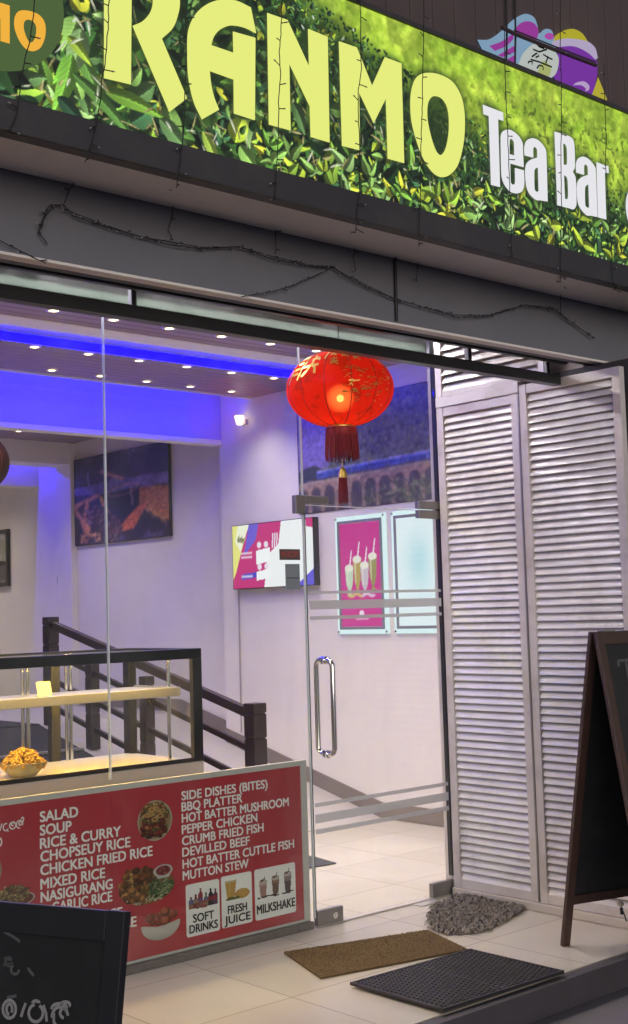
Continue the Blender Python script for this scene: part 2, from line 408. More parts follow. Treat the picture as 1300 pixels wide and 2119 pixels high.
# ------------------------------------------------------------------ the building
XW, ZC = 6.85, 3.43
bld = thing('shop_building', 'grey and brown shop front with white rooms behind the glass', 'building', (4.2, 4.9, 0))
MB().box(-3, 7.5, 3.80, 3.92, 2.807, 3.16, .004).build('fascia', fascia_paint, bld)
MB().box(-3, 7.5, 3.787, 3.84, 2.795, 2.806, .002).build('fascia_lip', soffit_paint, bld)
MB().box(-3, 7.5, 3.46, 3.799, 3.095, 3.10).build('sign_soffit', soffit_paint, bld)
uw = MB(); uw.box(-3, 9, 3.86, 3.92, 3.162, 6.5)
x = -2.9
while x < 8.9:
    uw.box(x, x+.149, 3.835, 3.858, 3.164, 6.49, .006); x += .152
uw.build('upper_wall', brown_sheet, bld)
MB().box(-3, 5.33, 3.93, 4.86, 3.17, 3.22).build('porch_ceiling', mat('porch_ceiling_paint', (.62, .60, .56), .7, var=.06, scale=2), bld)
MB().box(5.362, 7.4, 3.60, 4.875, -.1, 2.79).build('outer_pillar', mat('outer_pillar_paint', (.06, .058, .064), .7, var=.15, scale=3), bld)
MB().box(5.40, 7.4, 3.93, 4.875, 2.791, 3.165).build('porch_end', soffit_paint, bld)
MB().box(-3, 5.27, 4.915, 4.94, 2.985, 3.169).build('valance', mat('pale_valance', (.06, .075, .06), .5, var=.25, scale=4), bld)
MB().box(-3, 5.29, 4.872, 4.902, 3.10, 3.168, .003).build('window_head', mat('head_channel', (.74, .68, .64), .35, var=.05, scale=3), bld)
MB().box(-3, 7.1, 4.905, 5.0, 3.17, 3.6).build('front_wall', wall_paint, bld)
MB().box(XW, XW+.15, 4.95, 8.93, -.1, 4.0).build('side_wall', wall_paint, bld)
MB().box(7.0, 7.15, 8.931, 15, -.1, 4.0).build('side_wall', wall_paint, bld)
MB().box(5.362, XW-.002, 4.88, 4.92, -.1, 3.165).build('front_wall', wall_paint, bld)
MB().box(6.93, 6.998, 11.62, 11.9, .6, 3.42).build('pilaster', wall_paint, bld)
MB().box(5.9, 6.999, 11.64, 11.98, 3.2, 3.428).build('ceiling_beam', wall_paint, bld)
MB().box(2.2, 6.999, 12.4, 12.6, 3.04, 4.0).build('rear_beam', wall_paint, bld)
MB().box(-1.2, 7.1, 15, 15.1, -.1, 4).build('rear_wall', wall_paint, bld)
MB().box(-1.2, -1.1, 4.95, 15, -.1, 4).build('side_wall', wall_paint, bld)
# ceiling: timber slats, the recess with the strip light, the bulkhead washed in blue
cs = MB()
y = 5.02
while y < 8.40:
    if not (6.86 < y < 7.46): cs.box(-1, XW-.002, y, min(y+.092, 8.45), ZC, ZC+.02, .004)
    y += .1
cs.build('ceiling_slats', wood_slat, bld)
cs = MB(); cs.box(-1.05, XW-.002, 5.0, 6.90, ZC+.022, ZC+.06); cs.box(-1.05, XW-.002, 7.46, 8.45, ZC+.022, ZC+.06)
cs.build('ceiling_board', mat('ceiling_board_dark', (.10, .075, .08), .6), bld)
cr_ = MB(); cr_.box(-1.05, XW-.002, 6.90, 6.93, ZC-.004, ZC+.18); cr_.box(-1.05, XW-.002, 6.932, 7.13, ZC-.002, ZC+.02)
cr_.box(-1.05, XW-.002, 7.44, 7.46, ZC-.004, ZC+.18); cr_.box(-1.05, XW-.002, 6.932, 7.439, ZC+.16, ZC+.18)
cr_.build('ceiling_recess', wall_paint, bld)
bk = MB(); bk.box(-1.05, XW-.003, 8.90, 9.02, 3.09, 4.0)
bk.build('bulkhead', mat('blue_wash_tint', (.36, .33, .80), .55, var=.04, scale=1.5), bld)  # white bulkhead; the blue LED wash is put into its colour
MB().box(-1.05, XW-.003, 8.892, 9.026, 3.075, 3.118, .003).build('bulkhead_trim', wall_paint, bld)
MB().box(-1.05, XW-.003, 8.43, 8.455, ZC-.01, ZC+.05).build('ceiling_edge', wall_paint, bld)
MB().box(-1.05, XW, 8.3, 9.02, 4.0, 4.05).build('recess_top', wall_paint, bld)
MB().box(-1.05, XW-.003, 8.28, 8.30, ZC+.06, 4.0).build('recess_back', wall_paint, bld)
rc = MB(); y = 9.03
while y < 12.3: rc.box(-1.05, 6.999, y, y+.092, ZC, ZC+.02, .004); y += .1
rc.build('rear_ceiling_slats', wood_slat, bld)
MB().box(-1.05, 7.0, 9.03, 15, ZC+.022, ZC+.06).build('rear_ceiling_board', wall_paint, bld)
sk = MB(); sk.box(XW-.012, XW-.001, 5.0, 7.0, 0.001, .12, .002)
a, b2 = 7.001, 8.929
sk.add([(XW-.012, a, 0.0), (XW-.012, b2, ramp_z(b2)), (XW-.012, b2, ramp_z(b2)+.12), (XW-.012, a, .12),
        (XW-.001, a, 0.0), (XW-.001, b2, ramp_z(b2)), (XW-.001, b2, ramp_z(b2)+.12), (XW-.001, a, .12)], [(0, 3, 2, 1), (3, 7, 6, 2), (0, 4, 7, 3), (1, 2, 6, 5)])
sk.box(6.988, 6.999, 9.8, 11.6, .69, .80)
sk.add([(6.988, 8.94, ramp_z(8.94)), (6.988, 9.8, ramp_z(9.8)), (6.988, 9.8, ramp_z(9.8)+.12), (6.988, 8.94, ramp_z(8.94)+.12)], [(0, 3, 2, 1)])
sk.build('skirting', skirt_mat, bld)
MB().box(-3, 4.258, 4.872, 4.96, 0.001, .038, .003).build('stone_sill', stone_grey, bld)

# ------------------------------------------------------------------ letters of the sign, traced on its face
YS = 3.45
def sgn(px, py):
    p = atY(YS, px, py); return (p[0], p[2])
def tr(pts, sc, ox, oy): return [(ox+p[0]*sc, oy+p[1]*sc)+tuple(p[2:]) for p in pts]
def to_plane(pts): return [sgn(p[0], p[1])+tuple(p[2:]) for p in pts]
h_ = .5
LET = {}
LET['R1'] = [to_plane(tr([(430, -330), (545, -300), (540, 350), (430, 324)], h_, 0, 0))]
LET['R2'] = [to_plane(tr([(555, -262), (650, -205, 1), (720, -120, 1), (742, 0, 1), (738, 50, 1), (715, 115, 1), (668, 162), (772, 408), (700, 464), (548, 108), (590, 88, 1), (622, 50, 1), (632, 0, 1), (615, -75, 1), (555, -125)], h_, 0, 0))]
LET['A'] = [to_plane(tr([(835, 495), (802, 425, 1), (780, 330, 1), (774, 230, 1), (778, 130, 1), (805, 65, 1), (850, 22, 1), (910, 0, 1), (975, 4, 1), (1036, 32), (1058, 138), (1010, 115, 1), (955, 106, 1), (912, 122, 1), (885, 150, 1), (872, 188), (965, 220), (963, 132), (1055, 158), (1053, 498), (967, 470), (966, 330), (866, 294), (872, 350, 1), (885, 405, 1), (905, 455)], h_, 0, 0))]
LET['N'] = [to_plane(tr([(112, 138), (320, 210), (545, 695), (535, 302), (735, 385), (755, 1475), (562, 1418), (552, 1100), (338, 655), (352, 1350), (130, 1290)], .2, 530, 0))]
LET['M'] = [to_plane(tr([(47, 70), (205, 125), (343, 470), (458, 212), (605, 268), (630, 1160), (485, 1120), (468, 578), (358, 800), (225, 520), (235, 1045), (75, 1005)], .23077, 690, 70))]
LET['O'] = [to_plane(tr([(840, 352, 1), (940, 365, 1), (1060, 430, 1), (1140, 560, 1), (1172, 730, 1), (1165, 960, 1), (1115, 1170, 1), (1040, 1265, 1), (960, 1285, 1), (880, 1235, 1), (800, 1110, 1), (740, 950, 1), (695, 760, 1), (690, 560, 1), (720, 430, 1), (770, 370, 1)], .23077, 690, 70)),
            to_plane(tr([(890, 562, 1), (960, 575, 1), (1010, 640, 1), (1032, 740, 1), (1030, 900, 1), (1000, 1040, 1), (955, 1090, 1), (910, 1040, 1), (865, 900, 1), (838, 750, 1), (845, 620, 1)], .23077, 690, 70))]
k3, k4 = .13846, .13077
def l3(p): return to_plane(tr(p, k3, 980, 200))
def l4(p): return to_plane(tr(p, k4, 1130, 250))
TEA = {}
TEA['T'] = [l3([(135, 125), (432, 240), (440, 362), (358, 338), (388, 1352), (258, 1318), (225, 292), (145, 262)])]
TEA['e'] = [l3([(404, 590, 1), (430, 525, 1), (490, 497, 1), (560, 508, 1), (660, 585, 1), (722, 690, 1), (730, 800, 1), (742, 1055), (540, 998), (548, 1280, 1), (580, 1318, 1), (616, 1295, 1), (615, 1070), (745, 1105), (750, 1310, 1), (718, 1415, 1), (640, 1447, 1), (540, 1415, 1), (455, 1310, 1), (415, 1180, 1), (404, 800, 1)]),
            l3([(532, 660, 1), (562, 630, 1), (600, 685, 1), (607, 885), (530, 862)])]
TEA['a'] = [l3([(760, 880), (885, 912), (885, 780, 1), (910, 752, 1), (945, 790, 1), (950, 912), (850, 945, 1), (785, 1010, 1), (768, 1120, 1), (785, 1330, 1), (830, 1450, 1), (925, 1540, 1), (1000, 1552), (1100, 1568), (1077, 830, 1), (1040, 740, 1), (960, 655, 1), (870, 625, 1), (790, 660, 1), (756, 760, 1)]),
            l3([(900, 1120, 1), (915, 1080, 1), (960, 1060), (970, 1412), (935, 1425, 1), (905, 1385, 1)])]
TEA['B'] = [l4([(130, 175), (330, 235, 1), (410, 290, 1), (440, 400, 1), (447, 730, 1), (415, 810), (455, 890, 1), (466, 1000, 1), (471, 1330, 1), (430, 1402, 1), (380, 1390, 1), (175, 1335)]),
            l4([(262, 355), (305, 380, 1), (325, 440, 1), (329, 675, 1), (302, 702, 1), (270, 695)]), l4([(275, 855), (322, 890, 1), (340, 960, 1), (345, 1215, 1), (320, 1245, 1), (290, 1235)])]
TEA['a2'] = [l4([(475, 820), (595, 855), (595, 720, 1), (620, 690, 1), (655, 730, 1), (660, 858), (560, 895, 1), (500, 960, 1), (483, 1060, 1), (500, 1290, 1), (550, 1400, 1), (640, 1495, 1), (710, 1502), (805, 1522), (776, 770, 1), (740, 690, 1), (660, 605, 1), (575, 570, 1), (500, 605, 1), (470, 700, 1)]),
             l4([(608, 1075, 1), (625, 1030, 1), (668, 1010), (680, 1370), (650, 1378, 1), (613, 1340, 1)])]
TEA['r'] = [l4([(795, 658), (912, 702), (916, 716), (977, 716), (985, 830), (930, 818), (921, 850), (945, 1562), (820, 1528)])]
TEA['C'] = [l4([(1420, 1050, 1), (1330, 1080, 1), (1275, 1200, 1), (1260, 1360, 1), (1290, 1560, 1), (1350, 1660, 1), (1440, 1690, 1), (1440, 1600), (1385, 1540, 1), (1365, 1380, 1), (1385, 1220, 1), (1430, 1160)])]
ALL = {k: [smooth_path(L) for L in v] for k, v in {**LET, **{'t'+k: v for k, v in TEA.items()}}.items()}

sign = thing('illuminated_sign', 'long backlit shop sign with a tea leaf photo and big yellow letters', 'sign', (3.5, 3.5, 3.08))
SX0, SX1, SZ0, SZ1 = 1.35, 5.65, 3.183, 3.945
cs = MB(); cs.box(SX0-.05, SX1+.05, 3.452, 3.834, 3.102, 3.18); cs.box(SX0-.05, SX1+.05, 3.47, 3.834, 3.181, 3.968); cs.box(SX0-.05, SX1+.05, 3.438, 3.469, SZ1, 3.966, .004)
cs.box(SX0-.05, SX1+.05, 3.440, 3.452, 3.074, 3.181, .003); cs.box(SX0-.05, SX1+.05, 3.4525, 3.5, 3.074, 3.094)
cs.build('casing', dark_casing, sign)
NX, NZ = 1230, 216
def paint_sign():
    rg = np.random.default_rng(5); r = random.Random(5)
    sx, sz = NX/(SX1-SX0), NZ/(SZ1-SZ0)
    def cvx(p): return ((p[0]-SX0)*sx, (SZ1-p[1])*sz)
    cv = canvas(NZ, NX, (24, 40, 20)); X, Y = grid(cv); xx = X/NX; yy = Y/NZ
    n1 = vnoise(NZ, NX, 10, rg, 4); n2 = vnoise(NZ, NX, 26, rg, 3); n3 = vnoise(NZ, NX, 9, rg, 5, .30)
    put(cv, n1 > .5, (44, 74, 30), .6); put(cv, n2 > .56, (70, 110, 40), .5)
    # far tea field, out of focus on the upper right
    edge = .10+.50*np.clip((xx-.40)/.32, 0, 1)**.9
    f = np.clip((edge-yy)/.22+.5, 0, 1)*np.clip((xx-.36)/.10, 0, 1)
    fc = np.stack([136+62*n3+44*(n2-.5)*2, 176+46*n3+40*(n2-.5)*2, 46+30*n3+25*(n2-.5)*2], -1)/255.0
    row = np.clip((n1-.44)*5, 0, 1)
    fc = fc*(.80+.22*row[..., None])
    dk = np.clip((vnoise(NZ, NX, 34, rg, 3)-.60)*9, 0, 1)*np.clip((yy-.05)/.2, 0, 1)*np.clip((xx-.5)/.2, 0, 1); fc = fc*(1-.40*dk[..., None])
    cv[:] = cv*(1-f[..., None])+fc*f[..., None]
    # bushes: dark masses, then leaves that get lighter and larger towards the lower edge
    pal_d = [(24, 46, 24), (30, 58, 28), (20, 40, 26), (38, 68, 34), (16, 30, 18), (48, 74, 52)]
    pal_m = [(70, 112, 46), (56, 98, 42), (88, 130, 58), (100, 138, 80), (72, 120, 76)]
    pal_b = [(150, 190, 66), (176, 200, 62), (136, 178, 88), (200, 202, 62), (124, 178, 70), (160, 198, 120)]
    lum = vnoise(NZ, NX, 7, rg, 4)
    for i in range(7600):
        x = r.random(); y = r.random()
        ed = .10+.50*min(1, max(0, (x-.40)/.32))**.9 if x > .36 else -.2
        if y < ed-.08: continue
        low = min(1, max(0, (y-ed)/.55)); t = i/7600.0
        L = (5+17*low*r.random()**.8)*(1.0 if r.random() < .82 else 1.8)*(1.15-.35*x)
        lm = lum[min(NZ-1, int(y*NZ)), min(NX-1, int(x*NX))]
        q = r.random()+(lm-.5)*1.6-.30+.30*low*t
        pal = pal_d if q < .30 else (pal_m if q < .62-.10*low else pal_b)
        if x < .34 and pal is pal_b and r.random() < .5: pal = pal_m
        if x < .34 and pal is pal_m and r.random() < .35: pal = pal_d
        c = r.choice(pal); k = .68+.42*r.random()
        a = r.uniform(-3.14, 3.14)
        leaf(cv, x*NX, y*NZ, L, L*(.25+.17*r.random()), a, [v*k for v in c], r.uniform(-.35, .35), .16, .5)
        if r.random() < .03: leaf(cv, x*NX, y*NZ, 3+5*r.random(), 1.4, r.uniform(-3, 3), (215, 228, 212), 0, 0, .1)
    # shoots of new growth along the lower edge
    for i in range(80):
        x = r.uniform(.36, 1); bx, by = x*NX, (r.uniform(.86, 1.02) if x < .62 else r.uniform(.78, 1.02))*NZ
        c = r.choice(pal_b)
        for k in range(r.randint(2, 4)):
            a = -math.pi/2+r.uniform(-1.5, 1.5); L = r.uniform(12, 28); kk = r.uniform(.72, 1.08)
            leaf(cv, bx, by, L*1.04, L*.34, a+.05, (22, 40, 20), 0, 0, .1)
            leaf(cv, bx, by, L, L*r.uniform(.24, .34), a, [v*kk for v in c], r.choice((-1, 1))*r.uniform(.2, .6), .2, .45)
    for (px, py, L, wd, a, c) in [(160, 110, 60, 13, 2.0, (120, 185, 62)), (165, 112, 70, 13, .9, (110, 160, 72)), (168, 60, 72, 17, 1.65, (140, 176, 110)), (130, 70, 56, 11, 2.6, (170, 195, 70)), (140, 75, 46, 9, .5, (160, 190, 66)),
                                  (150, 112, 95, 13, 1.72, (130, 190, 70)), (220, 190, 95, 12, -.05, (120, 165, 60)), (150, 150, 130, 10, .45, (96, 142, 66)), (120, 200, 60, 12, .5, (50, 84, 60)), (330, 245, 70, 14, .5, (110, 150, 90)), (420, 270, 60, 10, .9, (170, 200, 80))]:
        p = cvx(sgn(px, py)); leaf(cv, p[0], p[1], L*.72, wd*.78, a, [v*.9 for v in c], .2, .2, .4)
    # white glints and straw coloured stalks
    for i in range(260):
        x, y = r.random()*.75, r.uniform(.45, 1)
        leaf(cv, x*NX, y*NZ, r.uniform(6, 22), r.uniform(.8, 1.6), r.uniform(-3, 3), r.choice([(190, 176, 120), (215, 220, 190), (150, 140, 90)]), r.uniform(-.3, .3), 0, .2)
    cv[:] = np.clip(cv, 0, 1)
    # the printed drop shadow round the letters
    mk = np.zeros((NZ, NX))
    for k, v in ALL.items():
        for L in v[:1]: mk = np.maximum(mk, inpoly(cv, [cvx(p) for p in L]))
    g = np.clip(blur(mk, 6)*2.3, 0, 1); cv[:] = cv*(1-.72*g[..., None])+np.array([34, 52, 22])/255*.72*g[..., None]
    return cv
print_face('printed_panel', paint_sign(), (SX0, YS, SZ1), (SX1-SX0, 0, 0), (0, 0, SZ0-SZ1), print_mat('backlit_leaf_print', 1.06, .4), sign)
yel = emit('backlit_yellow', rgb(222, 229, 122), 1.0); wht = emit('backlit_white', rgb(222, 222, 226), 1.0)
UX, UZ, UY = (1, 0, 0), (0, 0, 1), (0, -1, 0)
lb = MB(); [lb.poly(ALL[k], (0, YS-.004, 0), UX, UZ, UY, .003) for k in ('R1', 'R2')]; lb.build('letter', yel, sign)
for k in 'ANMO': MB().poly(ALL[k], (0, YS-.004, 0), UX, UZ, UY, .003).build('letter', yel, sign)
for k in ('tT', 'te', 'ta', 'tB', 'ta2', 'tr', 'tC'): MB().poly(ALL[k], (0, YS-.004, 0), UX, UZ, UY, .003).build('letter', wht, sign)
bc = sgn(-30, -22); br_ = sgn(131, -2)[0]-bc[0]; bh = bc[1]-sgn(-12, 146)[1]
bd = MB(); bd.poly([[(bc[0]+br_*math.cos(t*math.pi/32), max(min(bc[1]+bh*math.sin(t*math.pi/32), SZ1-.002), SZ0)) for t in range(64)]], (0, YS-.003, 0), UX, UZ, UY, .002)
badge = bd.build('round_badge', emit('backlit_dark_green', rgb(76, 96, 58), 1.0), sign)
oc = sgn(905, 262); oc2 = sgn(60, 66); bl = MB()
for k in ('R1', 'R2', 'A', 'N', 'M', 'O'):
    loops = [[((p[0]-oc[0])*.335+oc2[0], (p[1]-oc[1])*.295+oc2[1]) for p in L] for L in ALL[k]]
    bl.poly(loops, (0, YS-.005, 0), UX, UZ, UY, .0015)
bl.build('badge_lettering', emit('backlit_orange', rgb(232, 172, 62), 1.0), badge)

# painted cup sign on the upper wall, with the pipe that crosses it
YW = 3.828
cupsign = thing('wall_sign', 'purple, blue and yellow cut-out sign on the brown wall above', 'sign', tuple(atY(YW, 1120, 200)))
def wpx(pts): return [tuple(atY(YW, 960+p[0]*.2615, 20+p[1]*.2615)[[0, 2]])+tuple(p[2:]) for p in pts]
layers = [
 ((150, 185, 215), [(105, 240), (200, 235, 1), (300, 165, 1), (390, 80, 1), (480, 35, 1), (550, 60, 1), (580, 130, 1), (590, 190, 1), (640, 155, 1), (690, 165, 1), (710, 215), (725, 300), (730, 420, 1), (690, 560), (560, 700), (300, 600), (150, 330)]),
 ((176, 72, 176), [(395, 190), (420, 130, 1), (480, 95, 1), (550, 110, 1), (585, 170, 1), (560, 250, 1), (500, 240, 1), (430, 215)]),
 ((176, 72, 176), [(195, 290), (300, 250, 1), (385, 190), (385, 235), (330, 290, 1), (240, 330)]),
 ((176, 72, 176), [(260, 365), (390, 290), (395, 340), (300, 380)]), ((176, 72, 176), [(330, 400), (395, 360), (395, 430), (340, 440)]),
 ((200, 90, 190), [(625, 215, 1), (655, 190, 1), (695, 205, 1), (690, 240, 1), (650, 240, 1)]),
 ((206, 196, 60), [(705, 215), (770, 175, 1), (850, 160, 1), (920, 195, 1), (965, 260), (850, 330), (690, 290)]),
 ((206, 192, 226), [(680, 260), (800, 235, 1), (960, 260, 1), (1020, 310, 1), (1042, 390), (1000, 420), (850, 330), (690, 300)]),
 ((140, 66, 186), [(720, 305), (850, 300, 1), (960, 350, 1), (1035, 420), (1035, 520), (1000, 690), (850, 760), (690, 540), (725, 420)]),
 ((210, 198, 70), [(1040, 545), (1110, 720), (1080, 760), (990, 690)]),
 ((214, 222, 216), [(560, 270, 1), (680, 330, 1), (725, 400, 1), (700, 520, 1), (620, 560, 1), (480, 520, 1), (405, 450), (450, 350, 1)]),
 ((196, 206, 130), [(600, 420, 1), (660, 470, 1), (640, 540, 1), (560, 520, 1)]),
 ((214, 186, 232), [(835, 610), (860, 590, 1), (920, 580, 1), (960, 610, 1), (960, 645, 1), (930, 660), (935, 635, 1), (900, 610, 1)]),
]
for i, (c, pts) in enumerate(layers):
    MB().poly([smooth_path(wpx(pts))], (0, YW-.003-.0018*i, 0), UX, UZ, UY, .0015).build('painted_shape', emit('backlit_sign_colour_%d' % i, rgb(*c), .62), cupsign)
ink = MB()
for st in [[(540, 290), (560, 310), (600, 325)], [(510, 330), (560, 350), (620, 330)], [(500, 390), (540, 360), (560, 380), (530, 395)], [(590, 370), (640, 400), (665, 410)], [(630, 385), (610, 440)], [(490, 410), (560, 430), (660, 470)], [(470, 440), (480, 425), (510, 430), (500, 450)], [(540, 480), (560, 455), (590, 465), (590, 495)], [(640, 330), (630, 310)]]:
    q = [tuple(atY(YW, 960+p[0]*.2615, 20+p[1]*.2615)[[0, 2]]) for p in st]; ribbon(ink, q, (0, YW-.030, 0), UX, UZ, .009)
ink.build('lettering', cable_black, cupsign)
pw = [atY(3.79, 960+p[0]*.2615, 20+p[1]*.2615) for p in [(300, 140), (400, 190), (700, 310), (1045, 440)]]
cp = MB(); cp.tube(pw, .010, 8); cp.tube([p+np.array([0, 0, .018]) for p in pw[1:]], .004, 6)
tag(cp.build('wall_conduit', mat('dark_conduit', (.07, .045, .05), .5)), 'dark conduit pipe and cable crossing in front of the purple cut-out sign', 'pipe')
vs = MB()
for px in (1047, 1065): vs.tube([atY(3.815, px, -60), atY(3.815, px+2, 70), atY(3.815, px+1, 130)], .005, 6)
tag(vs.build('wall_cable', cable_black), 'pair of thin upright cables fixed on the brown wall left of the purple sign', 'cable')

# ------------------------------------------------------------------ strings of small lights
def string_mesh(pts, r=.0019, every=.075, seed=0, stub=.022, sway=.004):
    rr = random.Random(seed); P = [np.array(p, float) for p in pts]; out = []
    for a, b in zip(P[:-1], P[1:]):
        n = max(2, int(np.linalg.norm(b-a)/.02))
        for k in range(n): out.append(a+(b-a)*k/n+np.array([rr.uniform(-sway, sway)*.5, 0, 0]))
    out.append(P[-1])
    m = MB(); m.tube(out, r, 5); bulbs = []; d = 0
    for a, b in zip(out[:-1], out[1:]):
        d += np.linalg.norm(b-a)
        if d > every*rr.uniform(.7, 1.4):
            d = 0; s = rr.choice((-1, 1)); e = b+np.array([s*stub*rr.uniform(.7, 1.3), -.004, rr.uniform(-.012, .010)])
            m.tube([b, e], .0021, 4); bulbs.append(MB().tube([e, e+(e-b)*.35], [.0034, .0016], 5))
    return m, bulbs
bulb_mat = mat('clear_bulb', (.30, .30, .32), .15, var=.1)
YF = 3.783
strands = [
 ([(74, -60), (72, 0), (68, 45), (60, 90), (50, 130), (42, 178), (34, 240), (18, 272)], [(8, 292), (0, 312)], 'over the round green badge'),
 ([(228, -90), (226, 0), (224, 60), (219, 118), (211, 170), (208, 205), (200, 262), (186, 312)], [(165, 362), (143, 392), (134, 420)], 'down the upright of the letter R'),
 ([(382, -70), (383, 0), (385, 50), (386, 90), (385, 160), (382, 215), (380, 285), (369, 362)], [(362, 410), (352, 462), (348, 476), (358, 496)], 'between the letters R and A'),
 ([(585, -50), (584, 0), (582, 60), (578, 108), (581, 150), (577, 200), (577, 262), (573, 330), (570, 412)], [(569, 440), (571, 480), (570, 526)], 'down the left leg of the letter N'),
 ([(746, -30), (746, 12), (747, 100), (748, 140), (742, 186), (741, 230), (745, 300), (744, 400), (738, 455)], [(735, 500), (732, 532), (736, 560)], 'through the left arm of the letter M'),
 ([(877, 0), (877, 65), (875, 160), (874, 225), (871, 320), (870, 420), (868, 486)], [(866, 530), (862, 582)], 'through the left side of the letter O'),
 ([(1044, 60), (1045, 137), (1047, 200), (1050, 262), (1053, 330), (1056, 420), (1060, 532)], [(1061, 555), (1060, 582)], 'past the small white letter e'),
 ([(1160, 0), (1160, 100), (1162, 190), (1162, 260), (1161, 330), (1162, 420), (1160, 562)], [(1160, 600), (1160, 650)], 'down the small white capital B'),
 ([(1250, 130), (1252, 220), (1255, 280), (1253, 340), (1258, 400), (1262, 470), (1270, 592)], [(1282, 612), (1284, 642)], 'beside the small white letter r')]
for i, (up, low, where) in enumerate(strands):
    pts = [atY(3.428, *p) for p in up]+[atY(YF, *p) for p in low]
    t = thing('light_string', 'thin black string of unlit fairy lights hanging %s' % where, 'fairy lights', tuple(pts[0]), 'fairy light strings hanging over the sign')
    m, bm_ = string_mesh(pts, seed=i)
    m.build('cable', cable_black, t); [q.build('bulb', bulb_mat, t) for q in bm_]
garl = [
 ([(98, 503), (80, 482), (88, 452), (104, 424), (130, 424), (150, 440), (230, 470), (290, 490), (350, 500), (420, 512), (497, 511), (560, 530), (640, 548), (688, 553), (725, 574), (810, 615), (890, 640), (950, 652), (1010, 652), (1085, 631), (1145, 637), (1182, 666), (1228, 700)], 'long drooping garland of unlit fairy lights across the dark grey fascia'),
 ([(500, 614), (560, 604), (610, 590), (650, 572), (688, 553)], 'short rising garland of unlit fairy lights low on the middle of the fascia'),
 ([(-20, 486), (20, 508), (60, 528), (95, 545)], 'short garland of fairy lights at the left end of the fascia')]
for i, (p, label) in enumerate(garl):
    t = thing('light_garland', label, 'fairy lights', tuple(atY(YF, *p[0])))
    pts = [atY(YF, *q) for q in p]
    m, bm_ = string_mesh(pts, .0018, .026, 40+i, .016, .006)
    if i == 0:
        m2, b2_ = string_mesh([q+np.array([0, -.004, .008*math.sin(k*2.1)-.006]) for k, q in enumerate(pts)], .0017, .05, 60, .018, .010)
        m.add(m2.v, m2.f, True); bm_ = (bm_+b2_)[:98]
    m.build('cable', cable_black, t); [q.build('bulb', bulb_mat, t) for q in bm_]
fc_ = MB(); fc_.tube([atY(3.790, 818, 500), atY(3.790, 819, 590), atY(3.790, 821, 664)], .0075, 6)
tag(fc_.build('fascia_cable', cable_black), 'straight black cable running down the grey fascia', 'cable')

# ------------------------------------------------------------------ track of the folding shutters
trk = thing('shutter_track', 'black steel rail hung below the fascia over the shop front', 'rail', (4.0, 4.0, 2.70))
MB().box(-3, 5.268, 3.975, 4.03, 2.700, 2.752, .004).build('rail', black_metal, trk)
for px in (275, 970, 1132):
    x = atY(4.0, px, 610+(px-275)*.18)[0]
    MB().box(x-.012, x+.012, 3.99, 4.015, 2.7525, 2.90, .003).build('hanger', black_metal, trk)
MB().box(-3, 5.268, 3.925, 3.955, 2.80, 2.86, .004).build('back_channel', black_metal, trk)

# ------------------------------------------------------------------ louvred shutters
LX = 5.295
def louvre(name, label, y0, y1, z0, z1, cat='shutter', pitch=.0398, tilt=1.0, stile=.048, bot=.05):
    t = thing(name, label, cat, (LX, (y0+y1)/2, z0))
    f = MB(); f.box(LX-.02, LX+.02, y0, y0+stile, z0, z1, .003); f.box(LX-.02, LX+.02, y1-stile, y1, z0, z1, .003)
    f.box(LX-.018, LX+.018, y0+stile+.0005, y1-stile-.0005, z1-.05, z1, .003); f.box(LX-.018, LX+.018, y0+stile+.0005, y1-stile-.0005, z0, z0+bot, .003)
    f.build('frame', alu_white, t)
    span = z1-.05-z0-bot; pitch = span/round(span/pitch); b = MB(); z = z0+bot+pitch*.5; rr = random.Random(int(y0*100))
    while z < z1-.05:
        j = rr.uniform(-.0012, .0012); tl = tilt*rr.uniform(.94, 1.06)
        prof = []
        for k in range(6):                                   # a curved blade, lower edge outwards
            s = k/5-.5; prof.append((LX+.001+.029*s*tl-.0055*(1-4*s*s), z+j+.0425*s))
        th = .0035; ya, yb = y0+stile+.001, y1-stile-.001
        fr = [(p[0], ya, p[1]) for p in prof]+[(p[0], yb, p[1]) for p in prof]
        bkf = [(p[0]+th, ya, p[1]-.001) for p in prof]+[(p[0]+th, yb, p[1]-.001) for p in prof]
        b.add(fr, [(i, i+1, 7+i, 6+i) for i in range(5)], True)
        b.add(bkf, [(6+i, 7+i, i+1, i) for i in range(5)], True)
        b.add([fr[0], fr[6], bkf[6], bkf[0]], [(0, 1, 2, 3)]); b.add([fr[5], fr[11], bkf[11], bkf[5]], [(0, 1, 2, 3)][::-1])
        z += pitch
    b.build('slats', louvre_paint, t)
    return t
louvre('louvred_shutter', 'white louvred shutter leaf hinged right beside the glass door', 4.272, 4.858, .045, 2.70)
sh = louvre('louvred_shutter', 'outer white louvred shutter leaf half hidden by the blackboard', 3.625, 4.262, .045, 2.742)
MB().box(LX-.024, LX+.024, 4.262, 4.272, .05, 2.70).build('hinge_strip', dull_steel, sh)
tp = louvre('ventilation_louvre', 'small fixed louvred panel above the shutter, behind the black rail', 4.085, 4.858, 2.762, 3.165, 'shutter', .05, 1.25, .045, .025)
MB().box(LX-.026, LX+.026, 4.262, 4.858, 2.702, 2.760, .003).build('bottom_rail', alu_white, tp)
jb = thing('door_post', 'white aluminium post between the glass door and the shutters', 'post', (5.31, 4.89, 0))
MB().box(5.293, 5.335, 4.862, 4.935, 0.001, 3.165, .003).build('profile', alu_white, jb)
MB().box(5.2865, 5.2925, 4.875, 4.905, .1, 3.10).build('gasket', black_metal, jb)
tag(MB().box(5.262, 5.352, 3.52, 4.861, .001, .043, .004).build('shutter_sill', mat('pale_sill_tile', (.58, .53, .49), .3, var=.06, scale=4)), 'pale low sill along the foot of the louvred shutters', 'sill')

